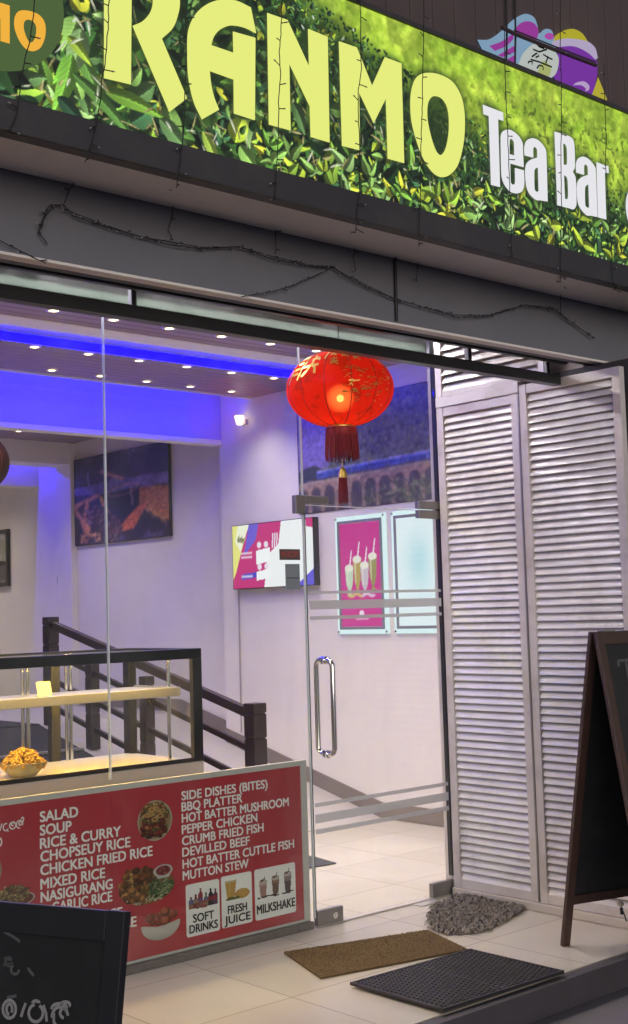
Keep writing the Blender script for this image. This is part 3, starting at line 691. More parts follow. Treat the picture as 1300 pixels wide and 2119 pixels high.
# ------------------------------------------------------------------ glass front
gd = thing('glass_door', 'frameless glass door with a tall handle and frosted stripes', 'door', (4.785, G, 0.012))
MB().box(4.284, 5.284, G-.006, G+.006, .014, 2.118).build('pane', clear, gd)
MB().box(4.2795, 4.2835, G-.006, G+.006, .08, 2.118).build('edge_strip', mat('green_glass_edge', (.10, .13, .13), .2), gd)
MB().box(4.284, 5.115, G-.0065, G+.0065, 2.1185, 2.1225).build('edge_strip', mat('bright_glass_edge', (.70, .76, .76), .2), gd)
for z0, z1 in ((1.665, 1.680), (1.585, 1.631), (1.533, 1.551), (.592, .612), (.512, .556), (.458, .481)):
    MB().box(4.292, 5.278, G-.0085, G-.0065, z0, z1).build('frosted_band', frost, gd)
for s, hx in ((-1, 4.388), (1, 4.388)):
    r = .055; P = []
    y0 = G+s*.012; y1 = G+s*.062
    P.append((hx, y0, 1.325))
    for k in range(7):
        a = math.pi/2*k/6; P.append((hx, y1-s*.035+s*.035*math.sin(a), 1.325-.035+.035*math.cos(a)))
    for k in range(7):
        a = math.pi/2*k/6; P.append((hx, y1-s*.035+s*.035*math.cos(a), .848+.035-.035*math.sin(a)))
    P.append((hx, y0, .848))
    hd = MB().tube(P, .0135, 14); hd.tube([(hx, y0-s*.005, 1.325), (hx, y0+s*.004, 1.325)], .021, 14); hd.tube([(hx, y0-s*.005, .848), (hx, y0+s*.004, .848)], .021, 14)
    hd.build('handle', chrome, gd)
lk = MB().box(4.282, 4.455, G-.016, G+.016, .004, .082, .004).build('lock_fitting', dull_steel, gd)
lc = MB().tube([(4.395, G-.0165, .045), (4.395, G-.024, .045)], .016, 16); lc.box(4.393, 4.397, G-.0265, G-.0245, .035, .055); lc.build('keyhole', chrome, lk)
MB().box(5.12, 5.286, G-.016, G+.016, .006, .082, .004).build('pivot_fitting', dull_steel, gd)
MB().box(5.118, 5.286, G-.016, G+.016, 2.076, 2.1225, .004).build('pivot_fitting', dull_steel, gd)
ft = thing('patch_fitting', 'steel corner fitting joining the glass panes above the door handle side', 'glass fitting', (4.33, G, 2.1))
MB().box(4.214, 4.2775, G-.017, G+.017, 2.076, 2.170, .004).build('clamp_plate', dull_steel, ft)
MB().box(4.278, 4.441, G-.017, G+.017, 2.1285, 2.170, .004).build('clamp_plate', dull_steel, ft)
ft = thing('patch_fitting', 'steel fitting holding the pane above the hinged side of the door', 'glass fitting', (5.2, G, 2.15))
MB().box(5.118, 5.286, G-.0165, G+.0165, 2.1285, 2.172, .004).build('clamp_plate', dull_steel, ft)
gf = thing('storefront_glazing', 'tall frameless fixed glass panes of the shop front beside and above the door', 'glass front', (3.5, G, .04))
MB().box(4.276, 5.284, G-.006, G+.006, 2.1285, 3.10).build('pane', clear, gf)
MB().box(3.0985, 4.2705, G-.006, G+.006, .040, 3.10).build('pane', clear, gf)
MB().box(-3, 3.0915, G-.006, G+.006, .040, 3.10).build('pane', clear, gf)
MB().box(3.0918, 3.0982, G-.0065, G+.0065, .86, 3.012).build('seam', seam_mat, gf)
MB().box(4.2708, 4.2757, G-.0065, G+.0065, 2.17, 3.012).build('seam', seam_mat, gf)
MB().box(4.2708, 4.2757, G-.0065, G+.0065, .05, 2.07).build('seam', seam_mat, gf)
sl = MB().box(4.28, 5.28, 4.868, 4.908, .001, .008, .002)
sl.box(4.95, 5.11, 4.80, 4.93, .001, .004)
tag(sl.build('door_threshold', steel), 'thin steel threshold strip under the glass door', 'threshold')

def box_label(name, label, p0, p1, col, lines, lcol, depth=.002):
    a, b = atY(G-.0065, *p0), atY(G-.0065, *p1)
    t = thing(name, label, 'sticker', tuple(a))
    MB().box(a[0], b[0], G-.0085, G-.0065, b[2], a[2]).build('plate', mat(name+'_face', col, .5), t)
    tx = MB(); h = a[2]-b[2]; n = len(lines)
    for i, s in enumerate(lines):
        text_on(tx, s, (a[0]+.008, G-.0092, a[2]-h*(i+.72)/n), UX, UZ, (b[0]-a[0])-.016, h/n*.5, bold=False)
    tx.build('lettering', mat(name+'_ink', lcol, .5), t)
box_label('glass_sticker', 'small dark sticker with red lettering on the glass before the screen', (578, 1136), (621, 1159), (.10, .07, .07), ['WE ACCEPT'], (.5, .06, .04))
box_label('glass_sticker', 'small bluish grey sticker below the dark one on the glass', (590, 1167), (621, 1219), (.20, .24, .27), ['-'], (.10, .12, .16))

# ------------------------------------------------------------------ menu board behind the glass
menu = thing('menu_board', 'red menu board with white lettering and food pictures below the display case', 'menu board', (3.4, 4.9, .04))
YM = 4.9
def mpt(px, py, dy=0.0):
    p = atY(YM, px, py); return np.array([p[0], YM-.0015-dy, p[2]])
red = mat('red_vinyl', (.43, .036, .048), .32, var=.10, scale=1.2)
MB().box(-1, 4.240, YM, YM+.02, .040, .805).build('panel', red, menu)
fr = MB(); fr.box(4.216, 4.256, YM-.0045, YM+.02, .040, .832, .002); fr.box(-1, 4.2155, YM-.0045, YM+.02, .806, .832, .002); fr.box(-1, 4.2155, YM-.0045, YM-.0005, .040, .052, .001)
fr.build('frame', mat('grey_board_frame', (.55, .52, .49), .4, var=.05), menu)
white_v = mat('white_vinyl', (.88, .85, .83), .4); black_v = mat('black_vinyl', (.015, .015, .017), .4)
col1 = [('SALAD', 83, 1701, 161), ('SOUP', 83, 1729, 147.5), ('RICE & CURRY', 83, 1756.5, 249.5), ('CHOPSEUY RICE', 84, 1783.5, 269), ('CHICKEN FRIED RICE', 84, 1811.5, 315), ('MIXED RICE', 84, 1840.5, 217), ('NASIGURANG', 84.5, 1867.5, 232.5), ('GARLIC RICE', 108, 1889, 231.5)]
col2 = [('SIDE DISHES (BITES)', 376, 1656, 553), ('BBQ PLATTER', 376, 1679, 501), ('HOT BATTER MUSHROOM', 376.5, 1702.5, 597), ('PEPPER CHICKEN', 376.5, 1726, 532), ('CRUMB FRIED FISH', 377, 1749.5, 545), ('DEVILLED BEEF', 377.5, 1773, 516), ('HOT BATTER CUTTLE FISH', 378, 1797.5, 608), ('MUTTON STEW', 378.5, 1821.5, 514)]
for lines, cap in ((col1, .0425), (col2, .0395)):
    for s, x0, yb, x1 in lines:
        a = mpt(x0, yb); sl_ = -(yb-1185)/(3480-x0)
        b = mpt(x1, yb+sl_*(x1-x0)); t = MB()
        text_on(t, s, a, UX, UZ, b[0]-a[0], cap, 0.0)
        t.build('lettering', white_v, menu)
t = MB(); a = mpt(206, 1907); text_on(t, 'RICE', a, UX, UZ, mpt(253, 1897)[0]-a[0], .0425, 0.0); t.build('lettering', white_v, menu)
t = MB(); a = mpt(232, 1927); text_on(t, 'RICE', a, UX, UZ, mpt(282, 1915)[0]-a[0], .0425, 0.0); t.build('lettering', white_v, menu)
# short sinhala word at the left edge
t = MB(); o = mpt(0, 1722)
sc = .0029
for st_ in [[(0, 2), (3, 12)], arc(9, 6, 4, 5, 60, 330), [(11, 3), (13, -1)], arc(20, 7, 5, 5, 20, 380), arc(20, 9, 2.2, 2.4, 0, 300), arc(31, 7, 5, 5.5, -20, 280), arc(32, 8, 2, 2.2, 60, 360), [(36, 9), (38, 15), (36, 17), (34, 14)]]:
    ribbon(t, [(p[0]*sc, p[1]*sc) for p in st_], o, UX, UZ, .0052)
t.build('lettering', white_v, menu)
t = MB(); ribbon(t, [(p[0]*.003, p[1]*.003) for p in arc(-4, 0, 5, 6, -80, 80)], mpt(2, 1742), UX, UZ, .006); t.build('lettering', white_v, menu)

def food(kind, w, h, seed):
    r = random.Random(seed); rg = np.random.default_rng(seed); cv = canvas(h, w, (0, 0, 0)); X, Y = grid(cv); mk = np.zeros((h, w))
    def crumbs(n, cx, cy, rx, ry, pal, s0, s1):
        for i in range(n):
            a, q = r.uniform(0, 6.28), math.sqrt(r.random()); c = r.choice(pal); k = r.uniform(.75, 1.15); s = r.uniform(s0, s1)
            x, y = cx+rx*q*math.cos(a), cy+ry*q*math.sin(a)
            m = ell(cv, x, y, s*r.uniform(.7, 1.3), s*r.uniform(.5, 1), r.uniform(0, 3), 1.5); put(cv, m, [v*k*.62 for v in c]); mk[m > .5] = 1
            put(cv, ell(cv, x-s*.15, y-s*.22, s*.62, s*.5, 0, 2), [v*k for v in c])
    if kind == 'plate':
        m = ell(cv, w/2, h/2, w/2-1, h/2-1); mk[m > .5] = 1; put(cv, m, (196, 186, 160)); put(cv, ell(cv, w/2, h/2, w*.44, h*.44), (170, 140, 96))
        crumbs(170, w/2, h*.34, w*.36, h*.26, [(196, 150, 84), (216, 190, 130), (170, 110, 60), (150, 70, 40)], 2.5, 6)
        crumbs(90, w*.48, h*.68, w*.36, h*.22, [(150, 50, 36), (176, 80, 44), (120, 40, 30), (190, 120, 70)], 3, 7)
        for i in range(22): leaf(cv, r.uniform(.15, .85)*w, r.uniform(.2, .9)*h, 7, 2.2, r.uniform(-3, 3), (74, 104, 50))
        for i in range(9):
            x, y = r.uniform(.25, .75)*w, r.uniform(.18, .5)*h; m = np.clip(ell(cv, x, y, 7, 5)-ell(cv, x, y, 3.6, 2.4), 0, 1); put(cv, m, (206, 160, 92))
    if kind == 'chicken':
        m = ell(cv, w*.5, h*.58, w*.48, h*.40); mk[m > .5] = 1; put(cv, m, (140, 96, 52))
        crumbs(150, w*.36, h*.5, w*.30, h*.38, [(170, 104, 48), (190, 130, 66), (130, 74, 34), (206, 156, 88), (110, 60, 30)], 5, 12)
        for i in range(150): leaf(cv, r.uniform(.55, .92)*w, r.uniform(.5, .86)*h, r.uniform(7, 15), r.uniform(2, 4), r.uniform(-3, 3), r.choice([(78, 104, 58), (104, 126, 76), (54, 74, 44), (150, 150, 110)]))
        for i in range(26): leaf(cv, r.uniform(.1, .95)*w, r.uniform(.84, .95)*h, r.uniform(6, 12), 1.6, r.uniform(-3, 3), (200, 190, 160))
        for c, q in (((226, 222, 214), 1), ((196, 190, 182), .86), ((150, 40, 40), .72)): 
            m = ell(cv, w*.78, h*.26, w*.17*q, h*.15*q); put(cv, m, c); mk[m > .5] = 1
        crumbs(26, w*.78, h*.26, w*.10, h*.07, [(170, 60, 56), (196, 120, 110), (130, 30, 34)], 2, 4)
        m = inpoly(cv, [(w*.63, h*.28), (w*.93, h*.28), (w*.88, h*.44), (w*.68, h*.44)])*(1-ell(cv, w*.78, h*.26, w*.17, h*.15)); put(cv, m, (206, 202, 196)); mk[m > .5] = 1
    if kind == 'bowl':
        pal = [(176, 84, 60), (158, 70, 52), (190, 100, 74)]
        for i in range(17):
            x, y = w*(.18+.64*r.random()), h*(.12+.36*r.random()); y = max(y, h*.12+abs(x-w*.5)*.55); s = w*.12
            m = ell(cv, x, y, s, s); put(cv, m, [v*.6 for v in r.choice(pal)]); mk[m > .5] = 1
            put(cv, ell(cv, x-2, y-3, s*.8, s*.8, 0, 5), r.choice(pal)); put(cv, ell(cv, x-4, y-6, s*.35, s*.3, 0, 5), (196, 120, 96), .7)
        m = ell(cv, w*.5, h*.52, w*.48, h*.44)*(Y > h*.52-.0*X+h*.05*np.cos((X/w-.5)*6)); put(cv, m, (222, 214, 204)); mk[m > .5] = 1
        put(cv, m*np.clip((Y-h*.7)/(h*.3), 0, 1), (170, 160, 150), .8)
    if kind == 'rice':
        m = ell(cv, w*.5, h*.7, w*.48, h*.28); put(cv, m, (206, 200, 192)); mk[m > .5] = 1; put(cv, ell(cv, w*.5, h*.7, w*.43, h*.23), (120, 50, 40))
        crumbs(200, w*.47, h*.5, w*.36, h*.32, [(190, 150, 90), (210, 180, 120), (160, 116, 60), (120, 90, 50)], 2, 5)
    return cv, mk > .5
pmat = print_mat('food_print', 0, .4)
def add_food(kind, cx, cy, rx, ry, w, h, seed):
    l, r_ = mpt(cx-rx, cy), mpt(cx+rx, cy-.22*2*rx*.7); tz, bz = mpt(cx, cy-ry)[2], mpt(cx, cy+ry)[2]
    cv, mk = food(kind, w, h, seed)
    print_face('food_picture', cv*.86, (l[0], YM-.0022, tz), (r_[0]-l[0], 0, 0), (0, 0, bz-tz), pmat, menu, mk)
add_food('plate', 320, 1698, 37, 43, 74, 88, 1)
add_food('chicken', 303, 1829, 60, 44, 120, 92, 2)
add_food('bowl', 332, 1911, 42, 37, 88, 78, 3)
add_food('rice', 30, 1850, 44, 30, 90, 62, 4)
add_food('plate', -24, 1804, 28, 38, 60, 80, 5)
def tile_pic(kind, w, h, seed):
    r = random.Random(seed); cv = canvas(h, w, (0, 0, 0)); mk = np.zeros((h, w)); X, Y = grid(cv)
    def P(m, c, a=1.0): put(cv, m, c, a); mk[m*a > .5] = 1
    if kind == 'bottles':
        cols = [(140, 90, 60), (120, 30, 30), (150, 40, 50), (110, 120, 90), (30, 34, 44), (90, 60, 90), (170, 60, 50)]
        for i, x in enumerate([.10, .26, .42, .60, .76, .92]):
            c = cols[i]; H = [.62, .72, .95, .7, .86, .8][i]; x *= w; bw = w*.085
            top = h*(1-H)
            P(inpoly(cv, [(x-bw, h*.96), (x-bw, top+h*.28), (x-bw*.4, top+h*.14), (x-bw*.4, top), (x+bw*.4, top), (x+bw*.4, top+h*.14), (x+bw, top+h*.28), (x+bw, h*.96)]), c)
            P(inpoly(cv, [(x-bw, h*.72), (x-bw, h*.52), (x+bw, h*.52), (x+bw, h*.72)]), r.choice([(170, 50, 50), (90, 100, 160), (176, 160, 140)]), .8)
            P(inpoly(cv, [(x-bw*.5, top+3), (x-bw*.5, top), (x+bw*.5, top), (x+bw*.5, top+3)]), (30, 30, 34))
        for i in range(70): P(ell(cv, r.uniform(.3, .62)*w, r.uniform(.66, .97)*h, 3.5, 2.5), r.choice([(150, 60, 60), (120, 90, 80), (170, 110, 90)]))
    if kind == 'juice':
        P(inpoly(cv, [(w*.06, h*.04), (w*.50, h*.02), (w*.42, h*.86), (w*.14, h*.88)]), (206, 160, 70)); P(inpoly(cv, [(w*.06, h*.04), (w*.50, h*.02), (w*.49, h*.12), (w*.07, h*.14)]), (214, 196, 150))
        P(inpoly(cv, [(w*.2, h*.15), (w*.28, h*.15), (w*.27, h*.8), (w*.2, h*.8)]), (222, 184, 100), .7)
        P(ell(cv, w*.70, h*.74, w*.28, h*.24), (206, 150, 60)); P(ell(cv, w*.72, h*.72, w*.20, h*.17), (222, 176, 84))
        for i in range(6):
            for j in range(5): P(ell(cv, w*(.55+.065*i), h*(.62+.055*j), 1.2, 1.2), (176, 120, 40), .8)
        for i in range(14): leaf(cv, w*r.uniform(.1, .5), h*r.uniform(.88, .96), 12, 3, r.uniform(-.5, .5), (104, 112, 60)); 
        mk[(Y > h*.84) & (Y < h*.97) & (X > w*.1) & (X < w*.66)] = 1; put(cv, ((cv.sum(-1) < .02)).astype(float), (150, 140, 110))
    if kind == 'shake':
        for i, x in enumerate([.16, .50, .84]):
            x *= w; top = h*[.24, .18, .12][i]
            P(inpoly(cv, [(x-w*.115, top+h*.14), (x+w*.115, top+h*.14), (x+w*.08, h*.9), (x-w*.08, h*.9)]), [(176, 130, 120), (120, 84, 70), (80, 56, 60)][i])
            P(inpoly(cv, [(x-w*.115, top+h*.14), (x+w*.115, top+h*.14), (x+w*.10, h*.5), (x-w*.10, h*.5)]), [(196, 160, 150), (150, 110, 90), (140, 120, 120)][i])
            P(ell(cv, x, top+h*.10, w*.12, h*.10), (206, 190, 180)); P(ell(cv, x-w*.04, top+h*.05, w*.05, h*.05), (120, 60, 50))
            P(inpoly(cv, [(x, top+h*.05), (x+2, top-h*.12), (x+4, top-h*.12), (x+3, top+h*.05)]), (60, 50, 50))
            for k in range(8): P(ell(cv, x+r.uniform(-.16, .16)*w, h*r.uniform(.9, .97), 4, 2), (60, 44, 40))
    return cv, mk > .5
tiles = [((384, 1831), (453, 1819), (388, 1940), (454, 1925), ['SOFT', 'DRINKS'], 'bottles'), ((457, 1814), (520, 1803), (460, 1922), (522, 1907), ['FRESH', 'JUICE'], 'juice'), ((526, 1800), (610, 1784), (529, 1905), (612, 1887), ['MILKSHAKE'], 'shake')]
for tl, tr_, bl_, br2, words, kind in tiles:
    a, b = mpt(*tl), mpt(*br2); x0, x1 = mpt(*tl)[0], mpt(*tr_)[0]; z1 = (mpt(*tl)[2]+mpt(*tr_)[2])/2; z0 = (mpt(*bl_)[2]+mpt(*br2)[2])/2
    rd = .012; lp = []
    for cx, cz, a0 in ((x1-rd, z1-rd, 0), (x0+rd, z1-rd, 90), (x0+rd, z0+rd, 180), (x1-rd, z0+rd, 270)):
        lp += [(cx+rd*math.cos(math.radians(a0+k*15)), cz+rd*math.sin(math.radians(a0+k*15))) for k in range(7)]
    t = MB().poly([lp], (0, YM-.002, 0), UX, UZ, UY, .0015).build('picture_tile', white_v, menu)
    W_, H_ = x1-x0, z1-z0; tx = MB()
    if len(words) == 2:
        text_on(tx, words[0], (x0+W_*.5, YM-.0035, z0+.062), UX, UZ, W_*.62, .036, 0.0, center=True); text_on(tx, words[1], (x0+W_*.5, YM-.0035, z0+.016), UX, UZ, W_*.84, .036, 0.0, center=True); pb = .112
    else: text_on(tx, words[0], (x0+W_*.5, YM-.0035, z0+.030), UX, UZ, W_*.93, .040, 0.0, center=True); pb = .088
    tx.build('lettering', black_v, t)
    cv, mk = tile_pic(kind, 64, 64, 9); pw_ = W_*.88
    print_face('drink_picture', cv*.9, (x0+W_*.06, YM-.003, z1-.022), (pw_, 0, 0), (0, 0, -(H_-pb-.03)), pmat, t, mk)

# ------------------------------------------------------------------ display case on its counter
CY0, CY1, CX1, CZ0, CZ1 = 5.10, 5.74, 3.768, .83, 1.412
ct = thing('counter', 'pale steel counter standing behind the red menu board', 'counter', (2.2, 5.4, 0))
cb = MB().box(-1, CX1+.03, 5.05, 5.80, .05, .765).build('body', mat('counter_steel', (.62, .59, .53), .4, .2, var=.06, scale=4), ct)
MB().box(-1, CX1+.045, 5.03, 5.82, .767, .800, .004).build('worktop', mat('pale_worktop', (.66, .62, .54), .35, .1), ct)
dc = thing('display_case', 'lit glass food display case with a black frame and steel shelf', 'display case', (2.4, 5.4, .80))
base = MB().box(-.6, CX1, CY0, CY1, .801, .862, .004).build('base', mat('satin_case_base', (.60, .58, .53), .35, .3), dc)
fl = MB().box(-.55, CX1-.05, CY0+.05, CY1-.05, .8625, .866).build('floor_plate', mat('pale_case_floor', (.70, .66, .56), .3), dc)
f = MB(); pr = .052
f.box(-.6, CX1, CY0, CY0+.024, CZ1-.05, CZ1, .003); f.box(-.6, CX1, CY0+.0245, CY0+pr, CZ1-.018, CZ1, .003)
f.box(CX1-.055, CX1, CY0, CY0+.03, .8625, CZ1-.0505, .003); f.box(CX1-.045, CX1, CY1-.06, CY1, .8625, CZ1-.0405, .003)
f.box(CX1-.04, CX1, CY0+pr+.0005, CY1, CZ1-.04, CZ1, .003); f.box(-.6, CX1-.0405, CY1-.04, CY1, CZ1-.04, CZ1, .003)
f.box(-.6, CX1-.056, CY0, CY0+.014, .8625, .882, .002)
f.box(CX1-.50, CX1-.45, CY1-.05, CY1-.008, .8625, CZ1-.0405, .003)
f.build('frame', black_metal, dc)
MB().box(-.6, CX1-.056, CY0+.004, CY0+.009, .883, CZ1-.051).build('front_glass', clear2, dc)
MB().box(CX1-.012, CX1-.007, CY0+.031, CY1-.061, .87, CZ1-.041).build('side_glass', clear2, dc)
MB().box(-.6, CX1-.041, CY0+pr+.001, CY1-.041, CZ1-.012, CZ1-.006).build('top_glass', clear2, dc)
shf = MB().box(-.6, CX1-.085, CY0+.10, CY1-.16, 1.208, 1.216, .001); shf.box(-.6, CX1-.085, CY0+.085, CY0+.0995, 1.180, 1.224, .003); shf.box(CX1-.0845, CX1-.07, CY0+.085, CY1-.16, 1.180, 1.224, .003)
shf.build('shelf', steel, dc)
for x, y in ((2.965, CY0+.33), (2.992, CY0+.33), (CX1-.11, CY0+.13), (CX1-.43, CY1-.075), (CX1-.405, CY1-.075)):
    p = MB().tube([(x, y, .867), (x, y, 1.207)], .009, 10); p.tube([(x, y, 1.217), (x, y, CZ1-.013)], .009, 10); p.build('shelf_support', chrome, dc)
led_w = emit('warm_led_tube', (1.0, .56, .09), 150.0)
MB().box(-.5, CX1-.10, CY0+.026, CY0+.038, CZ1-.046, CZ1-.034).build('lamp', led_w, dc)
MB().box(-.5, CX1-.10, CY0+.112, CY0+.124, 1.196, 1.206).build('lamp', led_w, dc)
tgt = thing('price_tag', 'small pale yellow price card standing on the case shelf', 'price tag', (2.93, CY0+.16, 1.217))
MB().obox((2.965, CY0+.13, 1.258), (.036, 0, 0), (0, .0012, 0), (0, .010, .032)).build('card', mat('pale_card', (.74, .66, .38), .6), tgt)
MB().box(2.935, 2.995, CY0+.128, CY0+.16, 1.2245, 1.2265).build('foot', mat('card_foot', (.6, .55, .35), .5), tgt)
bw = thing('food_bowl', 'clear bowl heaped with yellow fried snacks in the display case', 'bowl', (2.86, CY0+.16, .867))
BC = (2.875, CY0+.17, .868)
MB().lathe(BC, [(.045, 0), (.06, .004), (.085, .03), (.10, .062), (.104, .064), (.097, .058), (.08, .03), (.055, .008), (0, .008)], 28).build('bowl', mat('cut_glass_bowl', (.52, .45, .30), .2, var=.2, scale=40), bw)
fd = MB(); fr_ = random.Random(3)
for i in range(230):
    a = fr_.uniform(0, 6.28); q = math.sqrt(fr_.random()); z = .045+.075*(1-q*q)*fr_.uniform(.85, 1.05); c = np.array([BC[0]+.098*q*math.cos(a), BC[1]+.098*q*math.sin(a), BC[2]+z])
    u = np.array([fr_.gauss(0, 1) for _ in range(3)]); u /= np.linalg.norm(u); v = np.cross(u, [0.3, .5, .8]); v /= np.linalg.norm(v); w = np.cross(u, v)
    fd.obox(c, u*fr_.uniform(.008, .018), v*fr_.uniform(.004, .009), w*.003, .002)
fd.build('fried_snacks', mat('fried_batter', (.50, .30, .07), .55, var=.5, scale=30, bump=.2), bw)
wire = MB().tube([(CX1-.16, CY0+.25, 1.207), (CX1-.15, CY0+.24, 1.15), (CX1-.17, CY0+.22, 1.13), (CX1-.12, CY0+.24, 1.16), (CX1-.11, CY0+.25, 1.205)], .0022, 5)
wire.build('cable', cable_black, dc)

# ------------------------------------------------------------------ railing up the ramp
RX = 5.6
rl = thing('ramp_railing', 'dark wooden railing with square posts climbing the ramp', 'railing', (RX, 8.4, .3))
def post(y, zt, w, name, ztop=None):
    z = ramp_z(y) if y > 7.02 else 0.0; m = MB(); h = w/2
    segs = [z, z+(zt-z)*.36, z+(zt-z)*.365+.006, z+(zt-z)*.74, z+(zt-z)*.745+.006, zt-.075, zt-.067, zt]
    m.box(RX-h, RX+h, y-h, y+h, z+.002, segs[1], .006); m.box(RX-h*.86, RX+h*.86, y-h*.86, y+h*.86, segs[1]-.002, segs[2]+.002)
    m.box(RX-h, RX+h, y-h, y+h, segs[2], segs[3], .008); m.box(RX-h*.86, RX+h*.86, y-h*.86, y+h*.86, segs[3]-.002, segs[4]+.002)
    m.box(RX-h, RX+h, y-h, y+h, segs[4], segs[5], .008); m.box(RX-h*.86, RX+h*.86, y-h*.86, y+h*.86, segs[5]-.002, segs[6]+.002)
    m.box(RX-h*1.02, RX+h*1.02, y-h*1.02, y+h*1.02, segs[6], zt, .008)
    m.build(name, dark_wood, rl)
post(6.97, .955, .115, 'newel_post'); post(9.75, 1.60, .105, 'newel_post')
for y in (9.09, 8.30): post(y, ramp_z(y)+.80, .088, 'baluster')
for dz, r, nm in ((.875, .034, 'handrail'), (.63, .022, 'lower_rail'), (.40, .022, 'lower_rail'), (.17, .022, 'lower_rail')):
    a = np.array([RX, 7.02, dz+.005]); b = np.array([RX, 9.70, ramp_z(9.70)+dz-.005]); d = (b-a)/np.linalg.norm(b-a); up = np.cross([1, 0, 0], d)
    MB().obox((a+b)/2, (b-a)/2, (r*.8, 0, 0), up*r, .008).build(nm, dark_wood, rl)
cm = MB(); cm.add([(2.4, 7.9, ramp_z(7.9)+.006), (5.50, 7.9, ramp_z(7.9)+.006), (5.50, 9.78, ramp_z(9.78)+.006), (2.4, 9.78, ramp_z(9.78)+.006)], [(0, 1, 2, 3)])
cm.box(2.4, 5.50, 9.781, 10.6, .684, .692)
tag(cm.build('carpet_runner', mat('black_carpet', (.016, .015, .017), .9, var=.2, scale=30, bump=.3, bscale=300)), 'black carpet on the ramp left of the railing', 'carpet')
tag(MB().box(2.4, 5.49, 9.05, 9.12, ramp_z(9.09)+.006, ramp_z(9.12)+.016).build('carpet_strip', mat('grey_strip', (.14, .14, .14), .4)), 'grey strip across the black carpet on the ramp', 'strip')

# ------------------------------------------------------------------ lamps in the ceiling
led_disc = emit('downlight_lens', (1.0, .80, .50), 9.0)
spot = bpy.data.lights.new('downlight_beam', 'SPOT'); spot.energy = 34; spot.spot_size = math.radians(118); spot.spot_blend = 1.0; spot.shadow_soft_size = .04; spot.color = (1.0, .84, .655)
trim_mat = mat('downlight_trim', (.70, .60, .45), .3, .4)
def downlight(x, y, label, group='ceiling downlights'):
    t = thing('downlight', label, 'downlight', (x, y, ZC-.012), group)
    if 'disc' not in downlight.__dict__:
        downlight.disc = MB().lathe((x, y, ZC-.012), [(.030, .004), (.026, .0025), (0, .002)], 20).build('lens', led_disc, t)
        downlight.trim = MB().lathe((x, y, ZC-.012), [(.0305, .012), (.0305, .004), (.033, -.001), (.044, .001), (.046, .0118)], 20).build('trim', trim_mat, t); downlight.o = (x, y)
    else:
        for src in (downlight.disc, downlight.trim):
            c = src.copy(); COL.objects.link(c); c.parent = t
    lo = bpy.data.objects.new('beam', spot); COL.objects.link(lo); lo.parent = t; lo.location = (0, 0, -.012)
    return t
ords = ['first', 'second', 'third', 'fourth', 'fifth', 'sixth']
for r_i, (yy, x0, n, nm) in enumerate(((6.62, 3.85, 6, 'front row, between the glass and the blue strip'), (7.59, 4.265, 6, 'row just behind the blue strip'), (8.24, 4.77, 5, 'rearmost row before the blue bulkhead'))):
    for k in range(n): downlight(x0+.422*k, yy, '%s downlight from the left in the %s' % (ords[k], nm))
downlight(6.05, 11.1, 'lone downlight in the rear ceiling under the bulkhead edge')
for yy in (5.35, 6.0):
    for k in range(8): downlight(3.0+.46*k, yy, 'added downlight right behind the glass, out of view above the black rail', 'added downlights above the rail')  # rows hidden by the rail, added to light the room
for yy in (7.0, 8.0):
    for k in range(5): downlight(-.2+.8*k, yy if k < 4 else yy-1.2, 'added downlight, out of view, over the left part of the shop', 'downlights over the left part')  # out of view, added for more room light
for k in range(6): downlight(6.2-.9*(k//3), 12.9+.65*(k%3), 'added downlight, out of view, over the far pictures behind the rear beam', 'added downlights behind the rear beam')  # unseen lamps added to brighten the far wall
for k in range(5): downlight(5.2-.5*k, 10.2, 'added downlight, out of view, above the landing behind the bulkhead', 'added downlights above the landing')  # unseen row added to light the landing
for k in range(5): downlight(6.15, 9.5+.75*k, 'added downlight along the wall above the landing behind the bulkhead', 'added downlights along the landing wall')  # further row added to brighten the landing wall

ls = thing('led_strip', 'pinkish white light strip along the head of the glass, seen above the black rail', 'strip light', (3.5, 4.85, 3.12))
MB().box(-1, 5.27, 4.845, 4.862, 3.118, 3.132).build('diffuser', emit('pink_white_led', (1.0, .95, .97), 100.0), ls)
MB().box(-1, 5.27, 4.8625, 4.8705, 3.112, 3.136).build('channel', dull_steel, ls)
blue = emit('blue_led', (.006, .0, 1.0), 125.0)
ls = thing('led_strip', 'bright blue light strip in the slot of the timber ceiling', 'strip light', (3.5, 7.42, 3.45))
MB().box(-1, XW-.01, 7.395, 7.430, 3.404, 3.452).build('diffuser', emit('blue_led_slot', (.0006, .0002, 1.0), 40.0), ls)
MB().box(-1, XW-.01, 7.405, 7.438, 3.4525, 3.458).build('channel', dull_steel, ls)
ls = thing('led_strip', 'blue light strip hidden above the ceiling edge washing the bulkhead', 'strip light', (3.5, 8.44, 3.52))
MB().box(-1, XW-.25, 8.425, 8.44, 3.5, 3.515).build('diffuser', blue, ls)
MB().box(-1, XW-.25, 8.405, 8.4245, 3.495, 3.52).build('channel', dull_steel, ls)
ls = thing('led_strip', 'blue light strip behind the bulkhead lighting the rear wall', 'strip light', (6.0, 12.38, 3.40))
MB().box(3, 6.9, 12.36, 12.38, 3.38, 3.39).build('diffuser', emit('blue_led_rear', (.04, .02, 1.0), 130.0), ls)
MB().box(3, 6.9, 12.3805, 12.395, 3.375, 3.395).build('channel', dull_steel, ls)
wlp = thing('wall_lamp', 'small glowing lamp high on the white side wall left of the lantern', 'wall lamp', (XW-.05, 8.52, 3.24))
MB().lathe((XW-.07, 8.55, 3.185), [(.0, .02), (.024, .022), (.028, .045), (.032, .047), (.035, .075), (.04, .077), (.04, .10), (.0, .102)], 20).build('shade', emit('lamp_glow', (1.0, .78, .72), 3.2), wlp)
